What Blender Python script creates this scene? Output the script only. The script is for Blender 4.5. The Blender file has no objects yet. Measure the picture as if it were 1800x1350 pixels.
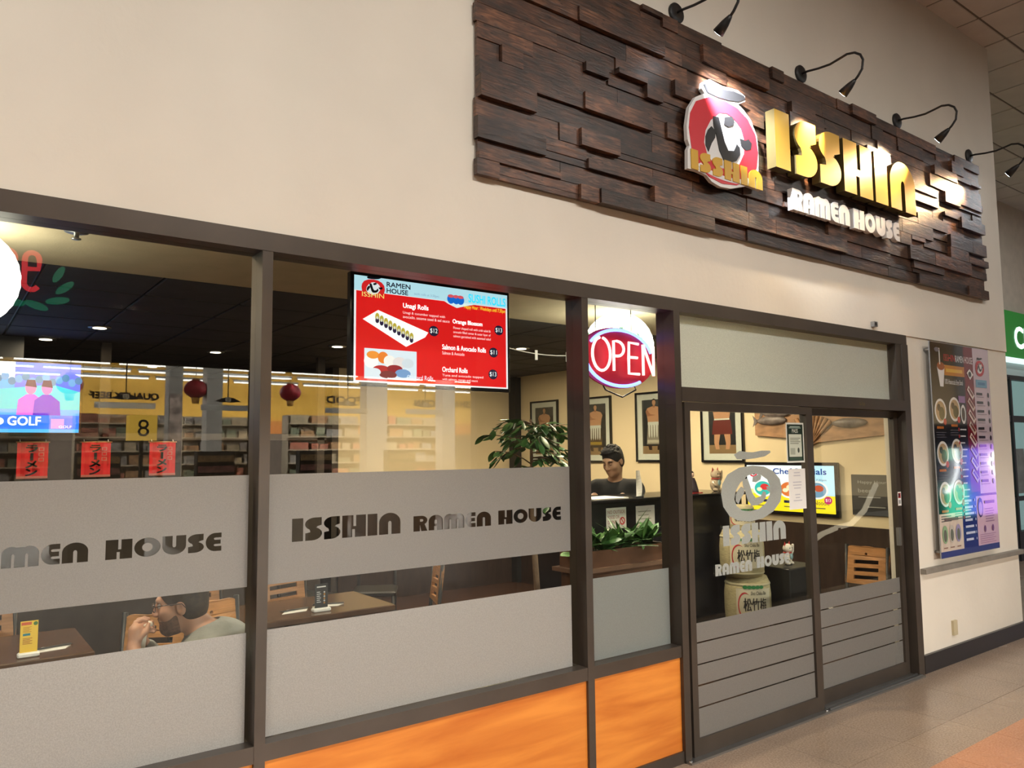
import bpy, bmesh, math, random
import numpy as np
from mathutils import Vector, Matrix, Euler
R = random.Random(7)
PI = math.pi
C = bpy.context.scene.collection
SC = bpy.context.scene

# ------------------------------------------------------------------ camera
CAMR = Matrix(((0.80124126, -0.5982548, -0.01018034), (0.04344079, 0.07513267, -0.99622687), (0.59676238, 0.79777583, 0.08618806)))
cam_d = bpy.data.cameras.new('camera'); cam = bpy.data.objects.new('camera', cam_d); C.objects.link(cam)
cam_d.sensor_width = 36.0; cam_d.lens = 36.0 * 1360 / 1800; cam_d.clip_start = 0.05; cam_d.clip_end = 200
cx, cy, cz = CAMR[0], -CAMR[1], -CAMR[2]
cam.matrix_world = Matrix(((cx[0], cy[0], cz[0], 0), (cx[1], cy[1], cz[1], -3.12), (cx[2], cy[2], cz[2], 1.80), (0, 0, 0, 1)))
SC.camera = cam
# ------------------------------------------------------------------ world, exposure
w = bpy.data.worlds.new('world'); SC.world = w; w.use_nodes = True
w.node_tree.nodes['Background'].inputs[0].default_value = (1.0, 0.92, 0.82, 1)
w.node_tree.nodes['Background'].inputs[1].default_value = 0.22
vs = SC.view_settings
vs.view_transform = 'Standard'; vs.look = 'None'; vs.gamma = 1.0; vs.use_curve_mapping = False; vs.exposure = 0.0
cy_ = SC.cycles
cy_.max_bounces = 7; cy_.diffuse_bounces = 3; cy_.glossy_bounces = 4; cy_.transmission_bounces = 4; cy_.transparent_max_bounces = 24
cy_.sample_clamp_indirect = 6.0; cy_.caustics_reflective = False; cy_.caustics_refractive = False

def area(name, loc, size, power, col, rot=(0, 0, 0), sy=None, spread=PI):
    d = bpy.data.lights.new(name, 'AREA'); d.energy = power; d.color = col; d.size = size; d.spread = spread
    if sy: d.shape = 'RECTANGLE'; d.size_y = sy
    o = bpy.data.objects.new(name, d); C.objects.link(o); o.location = loc; o.rotation_euler = rot
    return o
WARM = (1.0, 0.84, 0.66); NEUT = (1.0, 0.95, 0.88); COOL = (0.92, 0.96, 1.0)
# hall ceiling troffers (light itself; housings are built with the ceiling)
HALL_LAMPS = [(-1.6, -4.2), (2.2, -4.2), (6.0, -4.2), (9.8, -4.2)]
for x, y in HALL_LAMPS:
    area('hall_troffer_light', (x, y, 5.70), 1.15, 225 if x < 4 else 62, NEUT, sy=0.55)
area('neighbour_bay_light', (13.0, -1.2, 5.70), 1.15, 85, COOL, sy=0.55)
# unseen fill added over the market, above the bulkhead sight line
for x in (3, 10, 17):
    area('market_fill', (x, -22.5, 5.2), 5.0, 8800, (1.0, 0.95, 0.86), sy=6.0)
for x in (2, 9):
    area('market_till_fill', (x, -11.5, 5.4), 4.0, 900, (1.0, 0.95, 0.86), rot=(math.radians(-25), 0, 0), sy=2.0)  # unseen fill added to brighten the columns and tills
area('market_shelf_fill', (11, -15.2, 5.4), 4.0, 6500, (1.0, 0.95, 0.86), rot=(math.radians(-35), 0, 0), sy=2.0)  # unseen fill added so the shelf goods show in the glass
# restaurant downlights; the last two are fill added to brighten the faces
for x, y, p in [(0.76, 4.4, 16), (2.25, 4.5, 16), (1.0, 2.6, 14), (2.9, 3.0, 22), (4.9, 3.6, 80), (5.5, 1.9, 50), (0.45, 0.40, 26), (4.0, 0.55, 34)]:
    area('restaurant_downlight_fill', (x, y, 2.80), 0.16, p, (1.0, 0.80, 0.55))

# ------------------------------------------------------------------ materials
MATS = {}
def mat(name, col, rough=0.55, metal=0.0, emit=None, es=0.0, var=0.0, vscale=6.0, bump=0.0, bscale=60.0, spec=0.5, stretch=None, coat=0.0, objrand=0.0, alpha=None):
    if name in MATS: return MATS[name]
    m = bpy.data.materials.new(name); m.use_nodes = True; MATS[name] = m
    nt = m.node_tree; b = nt.nodes['Principled BSDF']
    b.inputs['Base Color'].default_value = (*col, 1); b.inputs['Roughness'].default_value = rough; b.inputs['Metallic'].default_value = metal
    b.inputs['Specular IOR Level'].default_value = spec
    if coat: b.inputs['Coat Weight'].default_value = coat; b.inputs['Coat Roughness'].default_value = 0.04
    if emit: b.inputs['Emission Color'].default_value = (*emit, 1); b.inputs['Emission Strength'].default_value = es
    if var or bump or objrand:
        tc = nt.nodes.new('ShaderNodeTexCoord'); mp = nt.nodes.new('ShaderNodeMapping')
        nt.links.new(tc.outputs['Object'], mp.inputs[0])
        if stretch: mp.inputs['Scale'].default_value = stretch
    if var or objrand:
        nz = nt.nodes.new('ShaderNodeTexNoise'); nz.inputs['Scale'].default_value = vscale; nz.inputs['Detail'].default_value = 5
        nt.links.new(mp.outputs[0], nz.inputs['Vector'])
        mr = nt.nodes.new('ShaderNodeMapRange'); mr.inputs[1].default_value = 0.3; mr.inputs[2].default_value = 0.7
        mr.inputs[3].default_value = 1 - var; mr.inputs[4].default_value = 1 + var
        nt.links.new(nz.outputs[0], mr.inputs[0])
        fac = mr.outputs[0]
        if objrand:
            oi = nt.nodes.new('ShaderNodeObjectInfo'); m2 = nt.nodes.new('ShaderNodeMapRange')
            m2.inputs[3].default_value = 1 - objrand; m2.inputs[4].default_value = 1 + objrand
            nt.links.new(oi.outputs['Random'], m2.inputs[0])
            mm = nt.nodes.new('ShaderNodeMath'); mm.operation = 'MULTIPLY'
            nt.links.new(fac, mm.inputs[0]); nt.links.new(m2.outputs[0], mm.inputs[1]); fac = mm.outputs[0]
        vm = nt.nodes.new('ShaderNodeVectorMath'); vm.operation = 'SCALE'; vm.inputs[0].default_value = col
        nt.links.new(fac, vm.inputs['Scale']); nt.links.new(vm.outputs[0], b.inputs['Base Color'])
    if bump:
        n2 = nt.nodes.new('ShaderNodeTexNoise'); n2.inputs['Scale'].default_value = bscale; n2.inputs['Detail'].default_value = 4
        nt.links.new(mp.outputs[0], n2.inputs['Vector'])
        bp = nt.nodes.new('ShaderNodeBump'); bp.inputs['Strength'].default_value = bump; bp.inputs['Distance'].default_value = 0.01
        nt.links.new(n2.outputs[0], bp.inputs['Height']); nt.links.new(bp.outputs[0], b.inputs['Normal'])
    return m
def emi(name, col, s=1.0):
    if name in MATS: return MATS[name]
    m = mat(name, (col[0] * .3, col[1] * .3, col[2] * .3), 0.3, emit=col, es=s); return m
def pc(rgb):   # print colour from 0-255
    c = tuple((v / 255) ** 2.2 for v in rgb); return c
def ink(rgb, rough=0.35):
    return mat('ink_%d_%d_%d' % tuple(rgb), pc(rgb), rough)
def lit(rgb, s=1.0):
    return emi('lit_%d_%d_%d_%d' % (*rgb, int(s * 10)), pc(rgb), s)

M_wall = mat('plaster_cream', (0.76, 0.705, 0.61), 0.75, var=0.05, vscale=1.3, bump=0.12, bscale=25)
M_frame = mat('bronze_aluminium', (0.070, 0.056, 0.045), 0.38, metal=0.35, var=0.15, vscale=3)
M_black = mat('matte_black', (0.012, 0.012, 0.013), 0.45)
M_gloss = mat('gloss_black', (0.01, 0.01, 0.012), 0.12)
M_white = mat('white_plastic', (0.8, 0.8, 0.78), 0.4)
M_paper = mat('paper_white', (0.78, 0.77, 0.74), 0.8, var=0.03)
M_cream = mat('cream_paint', (0.74, 0.62, 0.40), 0.7, var=0.04, vscale=1.5)
M_darkceil = mat('dark_ceiling_paint', (0.030, 0.029, 0.030), 0.8, var=0.2)
M_soffit = mat('beige_soffit', (0.56, 0.47, 0.30), 0.8, var=0.06, bump=0.2, bscale=120)
M_darkwall = mat('dark_wall_paint', (0.045, 0.035, 0.028), 0.7, var=0.2)
M_base = mat('baseboard_vinyl', (0.018, 0.017, 0.020), 0.35)
M_oak = mat('honey_wood', (0.42, 0.20, 0.075), 0.4, var=0.25, vscale=8, stretch=(1, 1, 6))
M_tabletop = mat('walnut_laminate', (0.10, 0.055, 0.03), 0.22, var=0.3, vscale=5, stretch=(1, 8, 1))
M_leaf = mat('leaf_green', (0.045, 0.13, 0.03), 0.4, var=0.3, vscale=9, objrand=0.35)
M_leaf2 = mat('leaf_light_green', (0.10, 0.22, 0.06), 0.4, var=0.3, vscale=9, objrand=0.35)
M_bark = mat('bark', (0.16, 0.10, 0.06), 0.9, var=0.3, bump=0.5)
M_soil = mat('soil', (0.03, 0.02, 0.015), 0.95, var=0.4, vscale=40)
M_gold = mat('gold_letter_face', (0.66, 0.38, 0.05), 0.32, metal=0.35, var=0.03)
M_goldside = mat('gold_letter_side', (0.10, 0.07, 0.02), 0.5, metal=0.3)
M_wletter = mat('white_letter', (0.80, 0.79, 0.78), 0.4)
M_red = mat('red_enamel', (0.62, 0.02, 0.035), 0.4)
M_chrome = mat('chrome', (0.6, 0.6, 0.6), 0.18, metal=1.0)
M_alu = mat('brushed_aluminium', (0.35, 0.35, 0.34), 0.35, metal=0.9)

def wood_mat():   # dark reclaimed planks, tone per plank
    m = bpy.data.materials.new('reclaimed_plank'); m.use_nodes = True; nt = m.node_tree; b = nt.nodes['Principled BSDF']
    N = nt.nodes.new; L = nt.links.new
    tc = N('ShaderNodeTexCoord'); oi = N('ShaderNodeObjectInfo')
    va = N('ShaderNodeVectorMath'); va.operation = 'MULTIPLY_ADD'; va.inputs[1].default_value = (9, 9, 9)
    L(oi.outputs['Random'], va.inputs[0]); L(tc.outputs['Object'], va.inputs[2])
    mp = N('ShaderNodeMapping'); mp.inputs['Scale'].default_value = (3, 6, 26); L(va.outputs[0], mp.inputs[0])
    nz = N('ShaderNodeTexNoise'); nz.inputs['Scale'].default_value = 2.2; nz.inputs['Detail'].default_value = 8; nz.inputs['Distortion'].default_value = 1.2
    L(mp.outputs[0], nz.inputs['Vector'])
    mp2 = N('ShaderNodeMapping'); mp2.inputs['Scale'].default_value = (5, 5, 9); L(va.outputs[0], mp2.inputs[0])
    n2 = N('ShaderNodeTexNoise'); n2.inputs['Scale'].default_value = 1.6; n2.inputs['Detail'].default_value = 3; L(mp2.outputs[0], n2.inputs['Vector'])
    vo = N('ShaderNodeTexVoronoi'); vo.inputs['Scale'].default_value = 2.4; L(mp2.outputs[0], vo.inputs['Vector'])
    cr = N('ShaderNodeValToRGB'); e = cr.color_ramp.elements
    e[0].position = 0.25; e[0].color = (0.014, 0.009, 0.007, 1); e[1].position = 0.78; e[1].color = (0.145, 0.082, 0.050, 1)
    ne = cr.color_ramp.elements.new(0.5); ne.color = (0.055, 0.030, 0.020, 1)
    L(nz.outputs[0], cr.inputs[0])
    cr2 = N('ShaderNodeValToRGB'); e = cr2.color_ramp.elements
    e[0].position = 0.35; e[0].color = (0.55, 0.55, 0.6, 1); e[1].position = 0.68; e[1].color = (1.55, 1.2, 0.95, 1)
    L(n2.outputs[0], cr2.inputs[0])
    mx = N('ShaderNodeMix'); mx.data_type = 'RGBA'; mx.blend_type = 'MULTIPLY'; mx.inputs[0].default_value = 1
    L(cr.outputs[0], mx.inputs[6]); L(cr2.outputs[0], mx.inputs[7])
    kn = N('ShaderNodeMapRange'); kn.inputs[1].default_value = 0.05; kn.inputs[2].default_value = 0.16; kn.inputs[3].default_value = 0.2; kn.inputs[4].default_value = 1.0
    L(vo.outputs['Distance'], kn.inputs[0])
    rr = N('ShaderNodeMapRange'); rr.inputs[3].default_value = 0.5; rr.inputs[4].default_value = 1.9; L(oi.outputs['Random'], rr.inputs[0])
    ml = N('ShaderNodeMath'); ml.operation = 'MULTIPLY'; L(kn.outputs[0], ml.inputs[0]); L(rr.outputs[0], ml.inputs[1])
    sc = N('ShaderNodeVectorMath'); sc.operation = 'SCALE'; L(mx.outputs[2], sc.inputs[0]); L(ml.outputs[0], sc.inputs['Scale'])
    L(sc.outputs[0], b.inputs['Base Color']); b.inputs['Roughness'].default_value = 0.36; b.inputs['Specular IOR Level'].default_value = 0.6
    bp = N('ShaderNodeBump'); bp.inputs['Strength'].default_value = 0.35; bp.inputs['Distance'].default_value = 0.006
    L(nz.outputs[0], bp.inputs['Height']); L(bp.outputs[0], b.inputs['Normal'])
    return m
M_plank = wood_mat()
def orange_mat():
    m = bpy.data.materials.new('orange_laminate'); m.use_nodes = True; nt = m.node_tree; b = nt.nodes['Principled BSDF']
    N = nt.nodes.new; L = nt.links.new
    tc = N('ShaderNodeTexCoord'); mp = N('ShaderNodeMapping'); mp.inputs['Scale'].default_value = (0.9, 1, 7); mp.inputs['Rotation'].default_value = (0, 0.06, 0)
    L(tc.outputs['Object'], mp.inputs[0])
    nz = N('ShaderNodeTexNoise'); nz.inputs['Scale'].default_value = 1.7; nz.inputs['Detail'].default_value = 6; nz.inputs['Distortion'].default_value = 0.4; L(mp.outputs[0], nz.inputs['Vector'])
    cr = N('ShaderNodeValToRGB'); e = cr.color_ramp.elements
    e[0].position = 0.3; e[0].color = (0.48, 0.125, 0.013, 1); e[1].position = 0.68; e[1].color = (0.70, 0.25, 0.038, 1)
    L(nz.outputs[0], cr.inputs[0]); L(cr.outputs[0], b.inputs['Base Color']); b.inputs['Roughness'].default_value = 0.42
    return m
M_orange = orange_mat()
def glass_mat():
    m = bpy.data.materials.new('clear_glass'); m.use_nodes = True; nt = m.node_tree
    for n in list(nt.nodes): nt.nodes.remove(n)
    N = nt.nodes.new; L = nt.links.new
    out = N('ShaderNodeOutputMaterial'); mx = N('ShaderNodeMixShader'); tr = N('ShaderNodeBsdfTransparent'); gl = N('ShaderNodeBsdfGlossy')
    tr.inputs[0].default_value = (0.95, 0.97, 0.95, 1); gl.inputs['Roughness'].default_value = 0.0
    lw = N('ShaderNodeLayerWeight'); p = N('ShaderNodeMath'); p.operation = 'POWER'; p.inputs[1].default_value = 5
    a = N('ShaderNodeMath'); a.operation = 'MULTIPLY_ADD'; a.inputs[1].default_value = 0.92; a.inputs[2].default_value = 0.05
    L(lw.outputs['Facing'], p.inputs[0]); L(p.outputs[0], a.inputs[0]); L(a.outputs[0], mx.inputs[0])
    L(tr.outputs[0], mx.inputs[1]); L(gl.outputs[0], mx.inputs[2]); L(mx.outputs[0], out.inputs[0])
    return m
M_glass = glass_mat()
def frost_mat(name, col, dens):
    m = bpy.data.materials.new(name); m.use_nodes = True; nt = m.node_tree
    for n in list(nt.nodes): nt.nodes.remove(n)
    N = nt.nodes.new; L = nt.links.new
    out = N('ShaderNodeOutputMaterial'); df = N('ShaderNodeBsdfDiffuse'); tl = N('ShaderNodeBsdfTranslucent'); gz = N('ShaderNodeBsdfGlossy'); gr = N('ShaderNodeBsdfRefraction')
    tc = N('ShaderNodeTexCoord'); nz = N('ShaderNodeTexNoise'); nz.inputs['Scale'].default_value = 220; L(tc.outputs['Object'], nz.inputs['Vector'])
    cr = N('ShaderNodeValToRGB'); e = cr.color_ramp.elements
    e[0].position = 0.3; e[0].color = (*[c * 0.82 for c in col], 1); e[1].position = 0.7; e[1].color = (*[c * 1.15 for c in col], 1)
    L(nz.outputs[0], cr.inputs[0]); L(cr.outputs[0], df.inputs[0]); L(cr.outputs[0], tl.inputs[0])
    gz.inputs['Roughness'].default_value = 0.38; gz.inputs[0].default_value = (0.9, 0.9, 0.9, 1)
    gr.inputs['Roughness'].default_value = 0.75; gr.inputs['IOR'].default_value = 1.12; gr.inputs[0].default_value = (0.9, 0.9, 0.9, 1)
    m1 = N('ShaderNodeMixShader'); m1.inputs[0].default_value = 0.35; L(df.outputs[0], m1.inputs[1]); L(tl.outputs[0], m1.inputs[2])
    m2 = N('ShaderNodeMixShader'); m2.inputs[0].default_value = 1 - dens; L(m1.outputs[0], m2.inputs[1]); L(gr.outputs[0], m2.inputs[2])
    m3 = N('ShaderNodeMixShader'); m3.inputs[0].default_value = 0.07; L(m2.outputs[0], m3.inputs[1]); L(gz.outputs[0], m3.inputs[2])
    L(m3.outputs[0], out.inputs[0])
    return m
M_frost = frost_mat('frosted_film', (0.345, 0.335, 0.315), 0.66)  # darkened copy of the film, dimmer light put into its colour
M_frostlit = frost_mat('frosted_film_lit', (0.50, 0.49, 0.465), 0.80)  # same film for the lower bands, their stronger light put into the colour
M_frost2 = frost_mat('frosted_transom_film', (0.76, 0.79, 0.72), 0.84)

# ------------------------------------------------------------------ mesh helpers
class MB:
    def __init__(s): s.v = []; s.f = []; s.m = []; s.sm = []
    def add(s, vs, fs, mi=0, smooth=False):
        o = len(s.v); s.v += [tuple(v) for v in vs]
        for f in fs: s.f.append([i + o for i in f]); s.m.append(mi); s.sm.append(smooth)
        return s
    def box(s, x0, x1, y0, y1, z0, z1, mi=0):
        return s.add([(x0, y0, z0), (x1, y0, z0), (x1, y1, z0), (x0, y1, z0), (x0, y0, z1), (x1, y0, z1), (x1, y1, z1), (x0, y1, z1)],
                     [(0, 3, 2, 1), (4, 5, 6, 7), (0, 1, 5, 4), (1, 2, 6, 5), (2, 3, 7, 6), (3, 0, 4, 7)], mi)
    def bevbox(s, x0, x1, y0, y1, z0, z1, b=0.01, mi=0):   # box with chamfered vertical and top edges
        pts = [(x0 + b, y0), (x1 - b, y0), (x1, y0 + b), (x1, y1 - b), (x1 - b, y1), (x0 + b, y1), (x0, y1 - b), (x0, y0 + b)]
        cxm, cym = (x0 + x1) / 2, (y0 + y1) / 2
        def inset(p): return (p[0] + (b if p[0] < cxm else -b), p[1] + (b if p[1] < cym else -b))
        rings = [[(*inset(p), z0) for p in pts], [(*p, z0 + b) for p in pts], [(*p, z1 - b) for p in pts], [(*inset(p), z1) for p in pts]]
        vs = [q for r in rings for q in r]; fs = [tuple(range(7, -1, -1)), tuple(range(24, 32))]
        for k in range(3):
            for i in range(8): fs.append((k * 8 + i, k * 8 + (i + 1) % 8, (k + 1) * 8 + (i + 1) % 8, (k + 1) * 8 + i))
        return s.add(vs, fs, mi)
    def lathe(s, prof, c=(0, 0, 0), n=24, mi=0, axis='z', smooth=True):
        vs = []; fs = []
        for r, h in prof:
            for i in range(n):
                a = 2 * PI * i / n; p = (r * math.cos(a), r * math.sin(a), h)
                if axis == 'y': p = (p[0], -p[2], p[1])
                if axis == 'x': p = (p[2], p[0], p[1])
                vs.append((p[0] + c[0], p[1] + c[1], p[2] + c[2]))
        for k in range(len(prof) - 1):
            for i in range(n): fs.append((k * n + i, k * n + (i + 1) % n, (k + 1) * n + (i + 1) % n, (k + 1) * n + i))
        s.add(vs, fs, mi, smooth)
        o = len(s.v) - len(vs)
        s.f.append([o + i for i in range(n - 1, -1, -1)]); s.m.append(mi); s.sm.append(False)
        s.f.append([o + (len(prof) - 1) * n + i for i in range(n)]); s.m.append(mi); s.sm.append(False)
        return s
    def tube(s, pts, r, n=8, mi=0, smooth=True):
        pts = [Vector(p) for p in pts]; rs = r if isinstance(r, (list, tuple)) else [r] * len(pts)
        vs = []; fs = []; up = None
        for k, p in enumerate(pts):
            t = (pts[min(k + 1, len(pts) - 1)] - pts[max(k - 1, 0)]).normalized()
            if up is None:
                up = Vector((0, 0, 1)) if abs(t.z) < 0.9 else Vector((1, 0, 0))
            a = t.cross(up).normalized(); b = a.cross(t).normalized(); up = b
            for i in range(n):
                q = p + a * (rs[k] * math.cos(2 * PI * i / n)) + b * (rs[k] * math.sin(2 * PI * i / n)); vs.append(q)
        for k in range(len(pts) - 1):
            for i in range(n): fs.append((k * n + i, k * n + (i + 1) % n, (k + 1) * n + (i + 1) % n, (k + 1) * n + i))
        fs.append(tuple(range(n - 1, -1, -1))); fs.append(tuple((len(pts) - 1) * n + i for i in range(n)))
        return s.add(vs, fs, mi, smooth)
    def ell(s, c, r, nu=16, nv=10, mi=0):
        vs = []; fs = []
        for j in range(nv + 1):
            th = PI * j / nv
            for i in range(nu):
                a = 2 * PI * i / nu
                vs.append((c[0] + r[0] * math.sin(th) * math.cos(a), c[1] + r[1] * math.sin(th) * math.sin(a), c[2] + r[2] * math.cos(th)))
        for j in range(nv):
            for i in range(nu): fs.append((j * nu + i, (j + 1) * nu + i, (j + 1) * nu + (i + 1) % nu, j * nu + (i + 1) % nu))
        return s.add(vs, fs, mi, True)
    def build(s, name, mats, parent=None, loc=None):
        me = bpy.data.meshes.new(name)
        off = Vector(parent.location) if (parent is not None and loc is None and not parent.get('_local')) else (Vector(loc) if loc else Vector((0, 0, 0)))
        me.from_pydata([tuple(Vector(v) - off) for v in s.v] if off.length else s.v, [], s.f)
        ms = mats if isinstance(mats, (list, tuple)) else [mats]
        for m in ms: me.materials.append(m)
        for i, p in enumerate(me.polygons): p.material_index = s.m[i]; p.use_smooth = s.sm[i]
        me.validate()
        bm = bmesh.new(); bm.from_mesh(me); bmesh.ops.recalc_face_normals(bm, faces=bm.faces); bm.to_mesh(me); bm.free()
        o = bpy.data.objects.new(name, me); C.objects.link(o)
        if parent is not None: o.parent = parent
        elif loc: o.location = loc
        return o
def thing(name, label, cat, loc=(0, 0, 0), group=None, rz=0.0, local=False, kind=None):
    o = bpy.data.objects.new(name, None); C.objects.link(o); o.location = loc; o.rotation_euler = (0, 0, rz); o.empty_display_size = 0.1
    if label: o['label'] = label
    if cat: o['category'] = cat
    if group: o['group'] = group
    if kind: o['kind'] = kind
    if local: o['_local'] = 1
    return o
def tag(o, label, cat, group=None):
    o['label'] = label; o['category'] = cat
    if group: o['group'] = group
    return o
def struct(o, label=None):
    o['kind'] = 'structure'
    if label: o['label'] = label
    return o
def dup(root, loc=None, rz=None, label=None, group=None):
    r = root.copy(); C.objects.link(r)
    if loc is not None: r.location = loc
    if rz is not None: r.rotation_euler = (0, 0, rz)
    if label: r['label'] = label
    if group: r['group'] = group
    for ch in list(root.children):
        c = ch.copy(); C.objects.link(c); c.parent = r
        for g in ch.children:
            d = g.copy(); C.objects.link(d); d.parent = c
    return r
# text -> (verts, faces) in unit-height 2D, cached
_tc = {}
def text_geo(body):
    if body in _tc: return _tc[body]
    cu = bpy.data.curves.new('t', 'FONT'); cu.body = body; cu.resolution_u = 3
    o = bpy.data.objects.new('t', cu); C.objects.link(o)
    dg = bpy.context.evaluated_depsgraph_get(); me = bpy.data.meshes.new_from_object(o.evaluated_get(dg))
    vs = [tuple(v.co) for v in me.vertices]; fs = [tuple(p.vertices) for p in me.polygons]
    bpy.data.objects.remove(o); bpy.data.curves.remove(cu); bpy.data.meshes.remove(me)
    xs = [v[0] for v in vs] or [0, 1]; ys = [v[1] for v in vs] or [0, 1]
    g = ([(v[0] - min(xs), v[1] - min(ys)) for v in vs], fs, max(xs) - min(xs), max(ys) - min(ys)); _tc[body] = g
    return g
class Print:
    """flat print on a plane: origin o, right u, up v, normal n; shapes in metres, layer by layer"""
    def __init__(s, o, u, v, n): s.o = Vector(o); s.u = Vector(u); s.v = Vector(v); s.n = Vector(n); s.mb = MB(); s.mats = []; s.k = 0
    def mi(s, m):
        if m not in s.mats: s.mats.append(m)
        return s.mats.index(m)
    def pt(s, a, b, d=0.0): return s.o + s.u * a + s.v * b + s.n * d
    def poly(s, pts, m, lift=None):
        s.k += 1; d = lift if lift is not None else 0.000025 * s.k + 0.0003
        s.mb.add([s.pt(a, b, d) for a, b in pts], [tuple(range(len(pts)))], s.mi(m))
    def rect(s, a0, b0, a1, b1, m, lift=None): s.poly([(a0, b0), (a1, b0), (a1, b1), (a0, b1)], m, lift)
    def oval(s, a, b, ra, rb, m, n=20, lift=None, rot=0.0):
        cr, sr = math.cos(rot), math.sin(rot)
        s.poly([(a + ra * math.cos(2 * PI * i / n) * cr - rb * math.sin(2 * PI * i / n) * sr, b + ra * math.cos(2 * PI * i / n) * sr + rb * math.sin(2 * PI * i / n) * cr) for i in range(n)], m, lift)
    def text(s, body, a, b, h, m, w=None, align='l', bold=0.0, lift=None):
        vs, fs, tw, th = text_geo(body)
        if not vs: return
        s.k += 1; d = lift if lift is not None else 0.000025 * s.k + 0.0003
        sy = h / th if th else h; sx = (w / tw) if w else sy
        W = tw * sx; a0 = a if align == 'l' else (a - W / 2 if align == 'c' else a - W)
        offs = [(0, 0)] if not bold else [(0, 0), (bold, 0), (0, bold), (bold, bold)]
        for ox, oy in offs:
            s.mb.add([s.pt(a0 + v[0] * sx + ox, b + v[1] * sy + oy, d) for v in vs], fs, s.mi(m))
    def build(s, name, parent=None): return s.mb.build(name, s.mats, parent)
FACE = dict(u=(1, 0, 0), v=(0, 0, 1), n=(0, -1, 0))      # looks toward the hall
WEST = dict(u=(0, -1, 0), v=(0, 0, 1), n=(-1, 0, 0))     # on the restaurant's side wall
BACK = dict(u=(-1, 0, 0), v=(0, 0, 1), n=(0, 1, 0))      # looks from the market toward the shop

# ---------- deco lettering: outlines of unit height
def arc(cx, cy, rx, ry, a0, a1, n=10):
    return [(cx + rx * math.cos(math.radians(a0 + (a1 - a0) * i / n)), cy + ry * math.sin(math.radians(a0 + (a1 - a0) * i / n))) for i in range(n + 1)]
def glyph(ch):
    if ch == 'I': return 0.42, [[(0, 0), (0.42, 0), (0.42, 1), (0, 1)]]
    if ch == 'S':
        w = 0.66
        o = [(w * .97, 1.0), (w * .97, .66)] + [(w * .70, .60), (w * .72, .565)] + arc(w * .42, .29, w * .58, .29, 68, -90, 12) + [(w * .02, 0), (w * .02, .33), (w * .30, .36), (w * .30, .42)] + arc(w * .58, .72, w * .58, .28, 236, 90, 12)
        return w, [o]
    if ch == 'H':
        w = 0.98
        return w, [[(0, 0), (.41, 0), (.41, .36), (.52, .36), (.52, 0), (w, 0), (w, 1), (.57, 1), (.57, .50), (.46, .50), (.46, 1), (0, 1)]]
    if ch == 'N':
        w = 0.94
        return w, [[(0, 0), (.40, 0), (.40, .52)] + arc(.47, .52, .07, .10, 180, 0, 6)[1:] + [(.54, 0), (w, 0), (w, .55)] + arc(w / 2, .55, w / 2, .45, 0, 180, 16)[1:]]
    if ch == 'U':
        w, p = glyph('N'); return w, [[(w - a, 1 - b) for a, b in p[0]]]
    if ch == 'A':
        w = 0.86
        return w, [[(0, 0), (.34, 0), (.34, .26), (.50, .26), (.50, 0), (w, 0), (w, .60)] + arc(w / 2, .60, w / 2, .40, 0, 180, 14)[1:],
                   [(.36, .42), (.50, .42), (.50, .60)] + arc(.43, .60, .07, .09, 0, 180, 5)[1:]]
    if ch == 'M':
        w = 1.26
        return w, [[(0, 0), (.33, 0), (.33, .56)] + arc(.38, .56, .05, .09, 180, 0, 4)[1:] + [(.43, 0), (.79, 0), (.79, .56)] + arc(.84, .56, .05, .09, 180, 0, 4)[1:] + [(.89, 0), (w, 0), (w, .64)]
                   + arc(.93, .64, .33, .36, 0, 118, 9)[1:] + arc(.33, .64, .33, .36, 62, 180, 9)]
    if ch == 'E':
        w = 0.66
        return w, [[(w, 0), (w, .27), (.40, .27)] + arc(.40, .33, .06, .06, 270, 90, 4)[1:-1] + [(.40, .39), (w * .95, .39), (w * .95, .62), (.40, .62)] + arc(.40, .68, .06, .06, 270, 90, 4)[1:-1] + [(.40, .74), (w, .74), (w, 1)] + arc(.40, .5, .40, .5, 90, 270, 16)]
    if ch == 'R':
        w = 0.82
        return w, [[(0, 0), (.38, 0), (.38, .40), (.46, 0), (w, 0), (.66, .45)] + arc(.46, .70, .36, .30, -40, 90, 10) + [(0, 1)],
                   [(.39, .62), (.50, .62)] + arc(.50, .70, .07, .08, -90, 90, 5) + [(.39, .78)]]
    if ch == 'O':
        w = 1.0
        return w, [arc(.5, .5, .5, .5, 0, 360, 28)[:-1], arc(.5, .5, .20, .22, 0, 360, 18)[:-1]]
def layout(word, x0, x1, z0, h, gap=0.07):
    gs = [glyph(c) for c in word]; tot = sum(g[0] for g in gs) + gap * (len(gs) - 1); sx = (x1 - x0) / tot; out = []; x = x0
    for g in gs:
        out.append([[(x + a * sx, z0 + b * h) for a, b in lp] for lp in g[1]]); x += (g[0] + gap) * sx
    return out      # per letter: loops
def fill(loops, depth=0.0):
    """loops (outer + holes, nested) -> (verts 3D a,b,c ; faces) of an extruded plate, via a 2D curve"""
    cu = bpy.data.curves.new('f', 'CURVE'); cu.dimensions = '2D'; cu.fill_mode = 'BOTH' if depth else 'FRONT'; cu.extrude = depth / 2
    for lp in loops:
        sp = cu.splines.new('POLY'); sp.points.add(len(lp) - 1)
        for i, (a, b) in enumerate(lp): sp.points[i].co = (a, b, 0, 1)
        sp.use_cyclic_u = True
    o = bpy.data.objects.new('f', cu); C.objects.link(o)
    dg = bpy.context.evaluated_depsgraph_get(); me = bpy.data.meshes.new_from_object(o.evaluated_get(dg))
    vs = [tuple(v.co) for v in me.vertices]; fs = [tuple(p.vertices) for p in me.polygons]
    bpy.data.objects.remove(o); bpy.data.curves.remove(cu); bpy.data.meshes.remove(me)
    return vs, fs
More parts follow.
